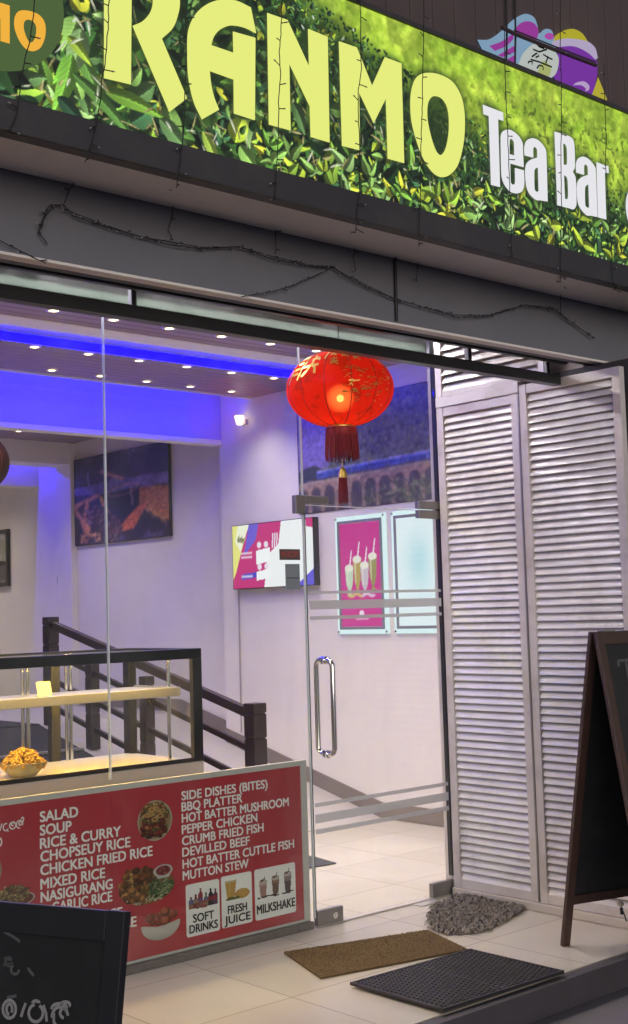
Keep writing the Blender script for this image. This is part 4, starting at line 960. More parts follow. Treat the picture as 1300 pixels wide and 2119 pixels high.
MB().box(XW-.03, XW-.001, 8.52, 8.58, 3.21, 3.26, .004).build('bracket', mat('lamp_bracket', (.5, .45, .4), .4), wlp)

# ------------------------------------------------------------------ screens and pictures on the side wall (u runs towards the viewer)
def wall_rect(px0, py0, px1, py1, X=XW):      # top left and bottom right sight lines -> y, z extents on the wall
    a, b = at(0, X, px0, py0), at(0, X, px1, py1); return a[1], b[1], a[2], b[2]
tv = thing('television', 'wall television showing a pink, yellow and white menu page', 'television', (XW-.05, 8.17, 1.8))
MB().box(XW-.06, XW-.002, 7.642, 8.708, 1.789, 2.341, .003).build('bezel', black_metal, tv)
def paint_tv():
    w, h = 150, 80; cv = canvas(h, w, (196, 52, 120)); 
    put(cv, inpoly(cv, [(0, 0), (32, 0), (6, 60), (0, 70)]), (232, 226, 130)); put(cv, inpoly(cv, [(12, 0), (34, 0), (16, 34), (6, 20)]), (240, 238, 214))
    put(cv, inpoly(cv, [(33, 0), (52, 0), (46, 20), (22, 40)]), (110, 92, 204)); put(cv, inpoly(cv, [(88, 28), (94, 0), (130, 0), (150, 8), (150, 80), (60, 80), (68, 40)]), (240, 238, 240))
    put(cv, inpoly(cv, [(138, 0), (150, 0), (150, 12), (138, 10)]), (200, 52, 120)); put(cv, inpoly(cv, [(118, 80), (150, 60), (150, 80)]), (98, 86, 210))
    for y0, y1 in ((34, 48), (60, 68)): put(cv, inpoly(cv, [(46, y0), (72, y0-3), (72, y1), (46, y1+3)]), (244, 242, 244))
    put(cv, inpoly(cv, [(18, 62), (46, 60), (46, 67), (17, 69)]), (84, 74, 190))
    r = random.Random(2)
    for y in (36, 41, 65): 
        for i in range(9): put(cv, ell(cv, 18+i*2.4, y, 1.2, 1.6), (244, 236, 240), .8)
    for x in (60, 73): 
        put(cv, ell(cv, x-8, 27, 4, 4), (236, 220, 232)); put(cv, ell(cv, x-8, 54, 4, 4), (236, 220, 232))
    for x in (78, 82, 86): put(cv, inpoly(cv, [(x-1, 14), (x+1, 14), (x, 32), (x-2, 32)]), (236, 226, 240))
    for i in range(3): leaf(cv, 12+i*3, 22, 10, 3, -1.3+.4*i, (150, 150, 110))
    return cv
print_face('screen', paint_tv(), (XW-.0612, 8.70, 2.335), (0, -1.05, 0), (0, 0, -.54), print_mat('screen_glow', 1.0, .2), tv)
def light_box(label, y0, y1, z0, z1, cv):
    t = thing('light_box', label, 'light box', (XW-.03, (y0+y1)/2, z0), 'slim light boxes on the side wall')
    MB().box(XW-.018, XW-.002, y1, y0, z0, z1, .003).build('acrylic_panel', emit('glowing_acrylic_edge', rgb(222, 241, 245), 1.0), t)
    f = MB(); b = .034
    f.box(XW-.03, XW-.019, y1+b, y0-b, z0+b, z0+b+.022, .002); f.box(XW-.03, XW-.019, y1+b, y0-b, z1-b-.022, z1-b, .002); f.box(XW-.03, XW-.019, y1+b, y1+b+.022, z0+b+.0225, z1-b-.0225, .002); f.box(XW-.03, XW-.019, y0-b-.022, y0-b, z0+b+.0225, z1-b-.0225, .002)
    f.build('frame', mat('grey_frame', (.22, .24, .26), .4), t)
    b += .0225
    print_face('poster', cv, (XW-.0225, y0-b, z1-b), (0, -(y0-y1-2*b), 0), (0, 0, -(z1-z0-2*b)), print_mat('backlit_poster', 1.0, .3), t)
    for yy in (y0-.016, y1+.016):
        for zz in (z0+.016, z1-.016): MB().tube([(XW-.0185, yy, zz), (XW-.026, yy, zz)], .009, 12).build('standoff', chrome, t)
def paint_shake():
    w, h = 84, 140; cv = canvas(h, w, (192, 46, 132)); X, Y = grid(cv); put(cv, np.clip(Y/h, 0, 1), (206, 70, 146), .5)
    for i, (x, c) in enumerate([(.22, (190, 206, 180)), (.42, (176, 150, 84)), (.60, (196, 180, 190)), (.80, (150, 140, 84))]):
        x *= w; top = [.42, .34, .40, .32][i]*h; bt = [.70, .68, .70, .66][i]*h; b = w*.105
        put(cv, inpoly(cv, [(x-b, top), (x+b, top), (x+b*.75, top+.62*(bt-top)), (x+b*.2, bt-6), (x+b*.6, bt), (x-b*.6, bt), (x-b*.2, bt-6), (x-b*.75, top+.62*(bt-top))]), c)
        put(cv, ell(cv, x, top+2, b, 5), (226, 220, 206)); put(cv, inpoly(cv, [(x-b*.6, top+4), (x-b*.2, top+4), (x-b*.3, bt-14), (x-b*.5, bt-14)]), (232, 226, 216), .6)
        put(cv, inpoly(cv, [(x, top), (x+5, top-22), (x+7, top-22), (x+3, top)]), (232, 214, 226))
    for i in range(16): put(cv, ell(cv, w*(.2+.6*(i/15)), h*.695+2*math.sin(i), 4, 2), (206, 186, 110) if i < 9 else (216, 196, 214), .8)
    put(cv, ell(cv, w*.5, h*.87, 5, 4), (236, 214, 230)); 
    for i in range(13): put(cv, ell(cv, w*(.36+.024*i), h*.925, 1, 1), (232, 200, 224))
    return cv
def paint_blank():
    w, h = 60, 100; cv = canvas(h, w, (226, 236, 240)); X, Y = grid(cv); put(cv, np.exp(-((X-w*.5)/(w*.26))**2-((Y-h*.42)/(h*.24))**2), (158, 208, 218), .6); return cv
light_box('slim light box with a pink poster of four tall dessert glasses', 7.43, 6.865, 1.395, 2.315, paint_shake())
light_box('slim light box with a blank white and pale blue panel', 6.80, 6.235, 1.395, 2.315, paint_blank())

mur = thing('wall_mural', 'large photo print of a blue train on an arched stone viaduct', 'mural', (XW-.005, 7.1, 2.4))
def paint_mural():
    rg = np.random.default_rng(3); r = random.Random(4); w, h = 190, 112; cv = canvas(h, w, (96, 84, 150)); X, Y = grid(cv); yy, xx = Y/h, X/w
    put(cv, np.clip(1-yy*1.5, 0, 1), (136, 120, 190), .6)
    n = vnoise(h, w, 6, rg, 5); n2 = vnoise(h, w, 22, rg, 3); n3 = vnoise(h, w, 3, rg, 4, .4)
    hill = np.clip(((yy-(.62-.95*np.clip((xx-.22)/.6, 0, 1)**.8))*h+8*(n-.5))/2+.5, 0, 1)
    hc = np.stack([50+36*n+22*n2, 52+38*n+24*n2, 62+26*n+20*n2], -1)/255.0; cv[:] = cv*(1-hill[..., None])+hc*hill[..., None]
    for i in range(900):
        x, y = r.random()*w, r.random()*h
        if hill[int(y), int(x)] > .6: leaf(cv, x, y, r.uniform(2, 6), r.uniform(.8, 2), r.uniform(-3, 3), r.choice([(70, 76, 62), (96, 100, 70), (40, 42, 50), (52, 60, 54), (110, 110, 84)]))
    m = inpoly(cv, [(0, h*.60), (20, h*.56), (34, h*.60), (40, h*.70), (0, h*.80)]); put(cv, m, (40, 46, 52))
    dk = lambda x: h*(.715-.05*x/w)
    m = ((Y > dk(X)) & (Y < h*1.2)).astype(float); br_c = np.stack([104+40*n2, 88+32*n2, 84+28*n2], -1)/255.0; cv[:] = cv*(1-m[..., None])+br_c*m[..., None]
    for i in range(11):
        cx = 6+i*18.5; t = dk(cx)+7; aw = 6.6
        am = ((np.abs(X-cx) < aw) & (Y > t+aw*.9)) | ((((X-cx)/aw)**2+((Y-t-aw*.9)/(aw))**2) < 1)
        put(cv, am.astype(float), (50, 48, 60), .85); ring = (((((X-cx)/(aw+1.6))**2+((Y-t-aw*.9)/(aw+1.6))**2) < 1) & ~am & (Y < t+aw)); put(cv, ring.astype(float), (146, 110, 100), .6)
    put(cv, (np.abs(Y-dk(X)-1) < 1.2).astype(float), (150, 136, 130), .7)
    for i in range(500):
        x, y = r.uniform(.45, 1)*w, h*r.uniform(.8, 1.0); 
        if r.random() < (x/w-.3): leaf(cv, x, y, r.uniform(3, 7), r.uniform(1, 2), r.uniform(-3, 3), r.choice([(84, 92, 74), (60, 68, 60), (110, 112, 90)]))
    for i in range(7):
        x0 = 26+i*24; q = lambda x, o: dk(x)-o
        put(cv, inpoly(cv, [(x0, q(x0, 1)), (x0, q(x0, 10)), (x0+23, q(x0+23, 10)), (x0+23, q(x0+23, 1))]), (64, 84, 186)); put(cv, inpoly(cv, [(x0, q(x0, 8.5)), (x0, q(x0, 10)), (x0+23, q(x0+23, 10)), (x0+23, q(x0+23, 8.5))]), (140, 140, 200))
        for k in range(5): put(cv, inpoly(cv, [(x0+2+k*4.3, q(x0, 4)), (x0+2+k*4.3, q(x0, 7.2)), (x0+4.8+k*4.3, q(x0, 7.2)), (x0+4.8+k*4.3, q(x0, 4))]), (34, 42, 96))
        put(cv, inpoly(cv, [(x0, q(x0, 1)), (x0, q(x0, 2.4)), (x0+23, q(x0+23, 2.4)), (x0+23, q(x0+23, 1))]), (44, 40, 66))
    for k in range(3): cv[..., k] = blur(cv[..., k], 1)
    return np.clip(cv*np.array([1.28, 1.32, 1.12])*(.75+.5*vnoise(h, w, 30, rg, 3)[..., None]), 0, 1)
print_face('photo_print', paint_mural(), (XW-.006, 7.86, 3.25), (0, -1.62, 0), (0, 0, -.87), print_mat('mural_print', 0, .35), mur)
MB().box(XW-.005, XW-.001, 6.23, 7.87, 2.375, 3.255).build('backing', mat('mural_backing', (.05, .05, .06), .5), mur)

pic = thing('canvas_picture', 'large dark canvas of coffee beans, a sack and a mug', 'picture', (6.98, 10.7, 2.33))
PX = 7.0
MB().box(PX-.035, PX-.001, 9.885, 11.605, 2.335, 3.245, .003).build('canvas', mat('canvas_edge', (.03, .027, .035), .7), pic)
def paint_coffee():
    rg = np.random.default_rng(8); r = random.Random(8); w, h = 130, 100; cv = canvas(h, w, (34, 30, 44)); X, Y = grid(cv); n = vnoise(h, w, 5, rg, 5); n2 = vnoise(h, w, 2, rg, 4, 4)
    put(cv, Y < h*.30, (50, 42, 78)); put(cv, n > .55, (58, 50, 78), .4); put(cv, (n2 > .5)*(Y > h*.72), (46, 36, 34), .7)
    put(cv, inpoly(cv, [(0, 34), (60, 30), (130, 32), (130, 44), (60, 46), (0, 42)]), (120, 104, 176), .55*1.0); put(cv, n > .62, (150, 136, 200), .10)
    put(cv, inpoly(cv, [(36, 20), (42, 18), (72, 30), (70, 34)]), (140, 96, 100)); put(cv, inpoly(cv, [(20, 18), (22, 17), (23, 33), (21, 33)]), (130, 110, 160))
    put(cv, inpoly(cv, [(44, 46), (96, 42), (92, 76), (48, 78)]), (26, 30, 42)); put(cv, np.clip(ell(cv, 70, 44, 22, 6, -.12)-ell(cv, 70, 44, 19, 4, -.12), 0, 1), (150, 100, 90), .7)
    put(cv, inpoly(cv, [(0, 52), (32, 44), (40, 46), (22, 52), (24, 84), (16, 92), (8, 70), (0, 62)]), (160, 104, 64)); put(cv, inpoly(cv, [(4, 58), (18, 50), (12, 66)]), (60, 36, 34)); put(cv, inpoly(cv, [(36, 46), (42, 48), (52, 68), (46, 72)]), (150, 108, 80))
    put(cv, inpoly(cv, [(92, 44), (130, 46), (130, 84), (112, 76), (102, 64), (92, 62)]), (150, 92, 50)); put(cv, (n > .5)*inpoly(cv, [(92, 44), (130, 46), (130, 84), (112, 76), (102, 64), (92, 62)]), (110, 62, 36), .6)
    for i in range(24): put(cv, inpoly(cv, [(92+i*1.4, 60+i*.9), (94+i*1.4, 60+i*.9), (95+i*1.4+r.uniform(-1, 2), 66+i*.9+r.uniform(0, 5))]), (176, 124, 70), .8)
    put(cv, inpoly(cv, [(80, 42), (83, 42), (84, 62), (81, 62)]), (150, 120, 110), .7)
    put(cv, inpoly(cv, [(58, 90), (74, 76), (90, 64), (98, 60), (102, 66), (94, 74), (84, 88)]), (176, 88, 54))
    for i in range(260):
        t = r.random(); x, y = 22+t*40+r.gauss(0, 5), 62+t*26+r.gauss(0, 6)
        if y < 58 or y > 99: continue
        put(cv, ell(cv, x, y, 2.2, 1.6, r.uniform(0, 3)), r.choice([(60, 40, 40), (86, 60, 56), (44, 30, 36), (110, 84, 90), (36, 26, 30)]))
    for i in range(26): put(cv, ell(cv, 8+r.random()*30, 88+r.random()*9, 2, 1.6, r.uniform(0, 3)), r.choice([(170, 124, 80), (140, 96, 60)]))
    for k in range(3): cv[..., k] = blur(cv[..., k], 1)
    g = cv.mean(-1, keepdims=True); n4 = vnoise(h, w, 40, rg, 3); cv[:] = (.72+.56*n4[..., None])* np.clip((cv*.92+g*.08)*(.95+.75*n[..., None]), 0, 1)
    return cv
print_face('picture_print', paint_coffee(), (PX-.0365, 11.60, 3.24), (0, -1.71, 0), (0, 0, -.90), print_mat('canvas_print', 0, .6), pic)
def paint_boat():
    rg = np.random.default_rng(2); w, h = 60, 60; cv = canvas(h, w, (150, 150, 140)); X, Y = grid(cv); n = vnoise(h, w, 6, rg, 4)
    put(cv, n > .5, (190, 190, 176), .6); put(cv, (Y > 34)*(n > .45), (60, 58, 66), .8); put(cv, Y > 34, (90, 86, 92), .5); put(cv, ell(cv, 44, 36, 12, 3), (40, 36, 42)); put(cv, ell(cv, 8, 26, 12, 10), (50, 46, 50), .8); return cv
sp = thing('framed_picture', 'small grey photo of a boat in a black frame at the left edge', 'picture', (6.98, 13.3, 2.0))
f = MB(); y0, y1, z0, z1 = 13.06, 13.75, 1.97, 2.62
for bx in ((y0, y0+.045, z0, z1), (y1-.045, y1, z0, z1), (y0+.0455, y1-.0455, z0, z0+.045), (y0+.0455, y1-.0455, z1-.045, z1)): f.box(PX-.04, PX-.001, bx[0], bx[1], bx[2], bx[3], .003)
f.build('frame', black_metal, sp)
print_face('photo', paint_boat(), (PX-.02, y1-.04, z1-.04), (0, -(y1-y0-.08), 0), (0, 0, -(z1-z0-.08)), print_mat('boat_print', 0, .4), sp)
sp = thing('framed_picture', 'dark picture above the small boat photo at the left edge', 'picture', (6.98, 13.8, 2.75))
MB().box(PX-.045, PX-.001, 13.50, 14.2, 2.72, 3.02, .003).build('frame', black_metal, sp)
sw = thing('light_switch', 'small switch box on the white wall below a thin cable duct', 'switch', (PX-.02, 11.97, 2.0))
MB().box(PX-.03, PX-.001, 11.925, 11.995, 1.94, 2.05, .004).build('box', mat('switch_plastic', (.60, .56, .55), .4), sw)
MB().box(PX-.036, PX-.0305, 11.945, 11.975, 1.97, 2.02, .002).build('rocker', mat('switch_rocker', (.45, .42, .42), .4), sw)
tag(MB().box(PX-.016, PX-.001, 11.99, 12.01, 2.051, 3.40).build('cable_duct', wall_paint), 'thin upright cable duct above the wall switch', 'cable duct')
tag(MB().tube([(XW-.008, 8.70, 1.784), (XW-.008, 8.705, 1.2), (XW-.008, 8.71, .56)], .007, 6).build('television_cable', mat('grey_cable', (.35, .33, .33), .5)), 'grey cable dropping down the wall from the television', 'cable')

# ------------------------------------------------------------------ lanterns
def lantern_mat(name, lit):
    m = bpy.data.materials.new(name); m.use_nodes = True; N, L = m.node_tree.nodes, m.node_tree.links; b = N['Principled BSDF']
    col = (.62, .030, .016) if lit else (.045, .006, .012)  # unlit lantern: its shade is put into a darker base colour
    tc = N.new('ShaderNodeTexCoord'); no = N.new('ShaderNodeTexNoise'); no.inputs['Scale'].default_value = 9; no.inputs['Detail'].default_value = 8; no.inputs['Roughness'].default_value = .7
    L.new(tc.outputs['Object'], no.inputs['Vector'])
    r = N.new('ShaderNodeValToRGB'); r.color_ramp.elements[0].position = .53; r.color_ramp.elements[1].position = .60
    r.color_ramp.elements[0].color = (0, 0, 0, 1); r.color_ramp.elements[1].color = (.45, .45, .45, 1); L.new(no.outputs[0], r.inputs[0])
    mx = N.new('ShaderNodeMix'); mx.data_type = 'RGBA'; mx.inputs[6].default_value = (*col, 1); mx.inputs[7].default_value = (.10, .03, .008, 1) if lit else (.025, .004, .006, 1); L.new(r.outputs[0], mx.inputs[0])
    L.new(mx.outputs[2], b.inputs['Base Color']); b.inputs['Roughness'].default_value = .75; b.inputs['Specular IOR Level'].default_value = .15
    t = N.new('ShaderNodeBsdfTranslucent'); L.new(mx.outputs[2], t.inputs[0])
    a = N.new('ShaderNodeMixShader'); a.inputs[0].default_value = .55; L.new(b.outputs[0], a.inputs[1]); L.new(t.outputs[0], a.inputs[2])
    tp_ = N.new('ShaderNodeBsdfTransparent'); tp_.inputs[0].default_value = (1, .35, .2, 1)
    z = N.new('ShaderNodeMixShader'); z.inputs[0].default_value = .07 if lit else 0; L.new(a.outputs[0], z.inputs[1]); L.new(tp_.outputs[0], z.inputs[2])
    L.new(z.outputs[0], N['Material Output'].inputs[0]); return m
gold = mat('gold_foil', (.62, .42, .10), .35, .7, var=.25, scale=30)
tassel_red = mat('red_tassel', (.20, .012, .02), .7, var=.3, scale=60, stretch=(30, 30, 1))
def halo_mat():
    m = bpy.data.materials.new('bulb_halo'); m.use_nodes = True; N, L = m.node_tree.nodes, m.node_tree.links; N.remove(N['Principled BSDF'])
    w = N.new('ShaderNodeLayerWeight'); w.inputs[0].default_value = .5; sb = N.new('ShaderNodeMath'); sb.operation = 'SUBTRACT'; sb.inputs[0].default_value = 1.0; L.new(w.outputs['Facing'], sb.inputs[1])
    p = N.new('ShaderNodeMath'); p.operation = 'POWER'; p.inputs[1].default_value = 2.6; L.new(sb.outputs[0], p.inputs[0])
    e = N.new('ShaderNodeEmission'); e.inputs[0].default_value = (1.0, .50, .16, 1); e.inputs[1].default_value = 22.0
    t = N.new('ShaderNodeBsdfTransparent'); mx = N.new('ShaderNodeMixShader'); ml = N.new('ShaderNodeMath'); ml.operation = 'MULTIPLY'; ml.inputs[1].default_value = .5
    L.new(p.outputs[0], ml.inputs[0]); L.new(ml.outputs[0], mx.inputs[0]); L.new(t.outputs[0], mx.inputs[1]); L.new(e.outputs[0], mx.inputs[2]); L.new(mx.outputs[0], N['Material Output'].inputs[0]); return m
def lantern(label, C, R, H, lit):
    t = thing('red_lantern', label, 'lantern', (C[0], C[1], C[2]))
    n, rows = 12*8, 28; vs, fs = [], []
    for i in range(rows+1):
        th = .20+(math.pi-.40)*i/rows
        for k in range(n):
            g = (k % 8)/8; sag = 1-.022*math.sin(math.pi*g)**.8*0+(-.028*(1-abs(2*g-1))**1.2*math.sin(th)**.6)*-1
            sag = 1-.03*(1-math.sin(math.pi*g))*math.sin(th)
            r = R*math.sin(th)**.92*sag; a = 2*math.pi*k/n
            vs.append((C[0]+r*math.cos(a), C[1]+r*math.sin(a), C[2]+H/2*math.cos(th)))
    for i in range(rows):
        for k in range(n): fs.append((i*n+k, (i+1)*n+k, (i+1)*n+(k+1) % n, i*n+(k+1) % n))
    sh_ = MB().add(vs, fs, True).build('shell', lantern_mat('lantern_silk', lit), t)
    rb = MB()
    for k in range(0, n, 8): rb.tube([Vector(vs[i*n+k]) for i in range(rows+1)], .0022, 5)
    rb.build('ribs', mat('lantern_wire', (.16, .01, .008), .5), t)
    r0 = R*math.sin(.2)**.92
    MB().lathe((C[0], C[1], C[2]+H/2*math.cos(.2)-.012), [(r0+.004, 0), (r0+.006, .012), (r0+.004, .026), (r0-.01, .03), (.012, .03), (.012, .05), (0, .05)], 32).build('top_cap', gold, t)
    MB().lathe((C[0], C[1], C[2]-H/2*math.cos(.2)+.006), [(r0+.004, 0), (r0+.008, -.012), (r0+.004, -.024), (0, -.024)], 32).build('bottom_cap', gold, t)
    zb = C[2]-H/2*math.cos(.2)-.018; tm = MB(); rr = random.Random(5)
    for k in range(150):
        a = 2*math.pi*k/150; r1 = r0+.012+rr.uniform(-.004, .004); L = .155*rr.uniform(.92, 1.04)
        p0 = np.array([C[0]+r1*math.cos(a), C[1]+r1*math.sin(a), zb+.006]); p1 = p0+np.array([rr.uniform(-.005, .005)+.006*math.cos(a), rr.uniform(-.005, .005)+.006*math.sin(a), -L])
        tm.tube([p0, (p0+p1)/2, p1], [.0032, .0030, .0016], 4, False)
    tm.build('fringe', tassel_red, t)
    MB().lathe((C[0], C[1], zb), [(r0+.014, .010), (r0+.017, 0), (r0+.017, -.030), (r0+.013, -.034)], 32).build('fringe_band', mat('dark_red_band', (.26, .012, .016), .6), t)
    cx = (C[0]+.0, C[1], zb)
    MB().tube([(cx[0], cx[1], zb-.01), (cx[0], cx[1], zb-.19)], .002, 5).build('cord', gold, t)
    MB().lathe((cx[0], cx[1], zb-.235), [(.004, .055), (.012, .05), (.016, .035), (.022, .02), (.02, .005), (.024, 0), (0, 0)], 16).build('bead', gold, t)
    ts = MB()
    for k in range(40):
        a = 2*math.pi*k/40; q = .018 if k % 2 else .010; p0 = np.array([cx[0]+q*math.cos(a), cx[1]+q*math.sin(a), zb-.233]); ts.tube([p0, p0+np.array([.006*math.cos(a), .006*math.sin(a), -.125*rr.uniform(.92, 1.03)])], [.0024, .0014], 4, False)
    ts.build('tassel', tassel_red, t)
    if lit:
        MB().lathe((C[0], C[1], C[2]-.045), [(.018*math.sin(math.pi*k/10), -.018*math.cos(math.pi*k/10)) for k in range(11)], 20).build('bulb', emit('warm_bulb', (1.0, .66, .28), 78.0), t)
        MB().lathe((C[0], C[1], C[2]-.045), [(.075*math.sin(math.pi*k/16), -.075*math.cos(math.pi*k/16)) for k in range(17)], 28).build('bulb_halo', halo_mat(), t)  # halo sphere added round the bulb for a soft glow
    return t, sh_
LC = (4.172, 4.47, 2.648)
lan, shell = lantern('big red round lantern glowing in front of the glass door', LC, .262, .37, True)
MB().tube([(LC[0], LC[1], 2.86), (LC[0], LC[1], 3.169)], .003, 6).build('hanging_cord', cable_black, lan)
def on_lantern(pts, wd, mb):                  # brush strokes wrapped on the silk: (degrees round from the viewer, height -1..1)
    base = math.atan2(-LC[1], -LC[0]); L, Rr = [], []
    P = [np.array(p, float) for p in pts]
    for i, p in enumerate(P):
        d = P[min(i+1, len(P)-1)]-P[max(i-1, 0)]; d = d*np.array([.26*math.pi/180, .185]); d /= np.linalg.norm(d)+1e-9; nn = np.array([-d[1]/(.26*math.pi/180), d[0]/.185])*wd/2
        for q, out in ((p+nn, L), (p-nn, Rr)):
            th = math.acos(max(-.98, min(.98, q[1]))); r = .262*math.sin(th)**.92*1.012+.001; a = base+math.radians(q[0])
            out.append((LC[0]+r*math.cos(a), LC[1]+r*math.sin(a), LC[2]+.185*math.cos(th)))
    k = len(P); mb.add(L+Rr, [(i, i+1, k+i+1, k+i) for i in range(k-1)])
gs = MB()
big = [[(-58, .72), (-62, .35), (-66, .05)], [(-58, .72), (-48, .74), (-46, .40), (-50, .10)], [(-57, .55), (-48, .56)], [(-58, .40), (-49, .42)], [(-60, .26), (-50, .28)], [(-45, .42), (-36, .44), (-24, .46)], [(-34, .75), (-33, .5), (-38, .3), (-44, .18)], [(-34, .5), (-28, .38), (-27, .22)], [(-30, .68), (-24, .6)], [(-36, .62), (-26, .66)]]
for st_ in big: on_lantern(st_, .013, gs)
for o in ((-8, .78), (8, .74), (-6, .52), (22, .66)):
    for st_ in [[(-4, .06), (4, .08)], [(0, .12), (0, -.08)], [(-4, -.02), (5, 0)], [(-4, -.08), (0, -.02), (5, -.1)]]: on_lantern([(p[0]+o[0], p[1]+o[1]) for p in st_], .008, gs)
on_lantern([(-17, .86), (-17.5, .72), (-18, .60)], .011, gs)
rr = random.Random(12)
for k in range(70):
    a = rr.uniform(2, 60); z = rr.uniform(-.55, .42); L = rr.uniform(2, 7); on_lantern([(a, z), (a+L*.5, z+rr.uniform(-.03, .05)), (a+L, z+rr.uniform(-.04, .04))], rr.uniform(.002, .006), gs)
gs.build('gold_pattern', gold, shell)
lantern('second round red lantern, dark and cut off at the left edge', tuple(at(1, 6.5, -79, 957)), .262, .37, False)

# ------------------------------------------------------------------ mats and the shaggy rug
def ground_quad(name, label, cat, q, th, m, nx=1, edge=.0):
    t = MB(); top = [(p[0], p[1], th) for p in q]; bot = [(p[0], p[1], .001) for p in q]
    t.add(top+bot, [(0, 1, 2, 3), (0, 4, 5, 1), (1, 5, 6, 2), (2, 6, 7, 3), (3, 7, 4, 0)]); return tag(t.build(name, m), label, cat)
coir = mat('brown_coir', (.155, .098, .040), .95, var=.3, scale=40, bump=.8, bscale=260, dirt=(.10, .065, .03), dscale=5, damt=.6)
cq = [at(2, 0, *p) for p in ((588, 1974), (664, 2027), (968, 1968), (885, 1928))]
t = thing('coir_mat', 'brown coir door mat lying on the cream tiles', 'door mat', tuple(sum(cq)/4))
m = MB(); m.add([(p[0], p[1], .010) for p in cq]+[(p[0], p[1], .001) for p in cq], [(0, 1, 2, 3), (0, 4, 5, 1), (1, 5, 6, 2), (2, 6, 7, 3), (3, 7, 4, 0)]); m.build('mat_body', coir, t)
fz = MB(); r = random.Random(9)
for i in range(9000):
    a, b = r.random(), r.random(); p = (1-a)*((1-b)*cq[0]+b*cq[1])+a*((1-b)*cq[3]+b*cq[2]); e = np.array([r.gauss(0, .006), r.gauss(0, .006), r.uniform(.003, .009)]); s = np.array([r.gauss(0, 1), r.gauss(0, 1), 0]); s = s/np.linalg.norm(s)*.0012
    p = p+np.array([0, 0, .0095]); fz.add([p-s, p+s, p+e], [(0, 1, 2)])
fz.build('fibres', coir, t)
rubber = mat('black_rubber', (.030, .028, .031), .42, var=.3, scale=30)
bq = [at(2, .02, *p) for p in ((724, 2034), (916, 2089), (1169, 2010), (974, 1964))]
t = thing('rubber_mat', 'black perforated rubber mat overlapping the brown mat', 'rubber mat', tuple(sum(bq)/4))
def bl(a, b): return (1-a)*((1-b)*bq[0]+b*bq[1])+a*((1-b)*bq[3]+b*bq[2])
m = MB(); e0, e1, e2, e3 = bq; du = (e3-e0); dv = (e1-e0); lu, lv = np.linalg.norm(du), np.linalg.norm(dv); zc = .014
m.add([(p[0], p[1], .0125) for p in bq]+[(p[0], p[1], .011) for p in bq], [(0, 1, 2, 3), (0, 4, 5, 1), (1, 5, 6, 2), (2, 6, 7, 3), (3, 7, 4, 0)])
for a0, a1, b0, b1 in ((0, 1, 0, .02), (0, 1, .98, 1), (0, .012, .02, .98), (.988, 1, .02, .98), (.494, .506, .02, .98)):
    c = bl((a0+a1)/2, (b0+b1)/2); m.obox((c[0], c[1], .0175), du*(a1-a0)/2*np.array([1, 1, 0]), dv*(b1-b0)/2*np.array([1, 1, 0]), (0, 0, .0065), .002)
n_u, n_v = 26, 20
for i in range(n_u):
    for j in range(n_v):
        c = bl(.02+.96*(i+.5)/n_u, .03+.94*(j+.5+(.25 if i % 2 else -.25))/n_v); R_ = .0145; k = 8
        vs = []
        for rad, z in ((R_, .0126), (R_, .023), (R_*.66, .023), (R_*.62, .0128)): vs += [(c[0]+rad*math.cos(2*math.pi*q/k+.4), c[1]+rad*math.sin(2*math.pi*q/k+.4), z) for q in range(k)]
        m.add(vs, [(s*k+q, s*k+(q+1) % k, (s+1)*k+(q+1) % k, (s+1)*k+q) for s in range(3) for q in range(k)])
m.build('ring_mesh', rubber, t)
rug_px = [(885, 1905), (888, 1893), (905, 1872), (935, 1858), (985, 1850), (1040, 1848), (1078, 1850), (1090, 1866), (1084, 1882), (1040, 1908), (1000, 1926), (955, 1932), (915, 1930), (890, 1920)]
rug_o = [at(2, .01, *p)[:2] for p in rug_px]; rc_ = sum(np.array(p) for p in rug_o)/len(rug_o)
rugm = mat('grey_rag_strands', (.19, .165, .15), .95, var=.5, scale=25, bump=.4, bscale=150)
t = thing('shaggy_rug', 'grey shaggy half-round rug beside the foot of the shutters', 'rug', (rc_[0], rc_[1], 0))
MB().poly([[tuple(rc_+(np.array(p)-rc_)*.96) for p in rug_o]], (0, 0, .012), (1, 0, 0), (0, 1, 0), (0, 0, 1), .011).build('backing', rugm, t)
sg = MB(); r = random.Random(21)
def inside(p, poly):
    c = False; n = len(poly)
    for i in range(n):
        a, b = poly[i], poly[(i+1) % n]
        if (a[1] > p[1]) != (b[1] > p[1]) and p[0] < (b[0]-a[0])*(p[1]-a[1])/(b[1]-a[1])+a[0]: c = not c
    return c
xs = [p[0] for p in rug_o]; ys = [p[1] for p in rug_o]; cnt = 0
while cnt < 2600:
    p = np.array([r.uniform(min(xs), max(xs)), r.uniform(min(ys), max(ys))])
    if not inside(p, rug_o): continue
    cnt += 1; a = r.uniform(0, 6.28); L = r.uniform(.018, .036); d = np.array([math.cos(a), math.sin(a), 0]); h = r.uniform(.008, .022)
    p0 = np.array([p[0], p[1], .010]); sd = np.array([-d[1], d[0], 0])*r.uniform(.0035, .0075)
    p1 = p0+d*L*.45+np.array([0, 0, h]); p2 = p0+d*L+np.array([0, 0, h*.45-.006])
    p2[2] = max(p2[2], .004)
    sg.add([p0-sd, p0+sd, p1+sd, p1-sd, p2+sd*.7, p2-sd*.7], [(0, 1, 2, 3), (3, 2, 4, 5)], False)
sg.build('strands', rugm, t)
iq = [at(2, 0, *p) for p in ((560, 1812), (560, 1760), (652, 1775), (696, 1788))]
ground_quad('floor_mat', 'dark mat inside the shop, seen past the door edge', 'mat', [iq[0], iq[3], iq[2], iq[1]], .008, mat('charcoal_mat', (.05, .052, .058), .9, var=.2, scale=60, bump=.3))

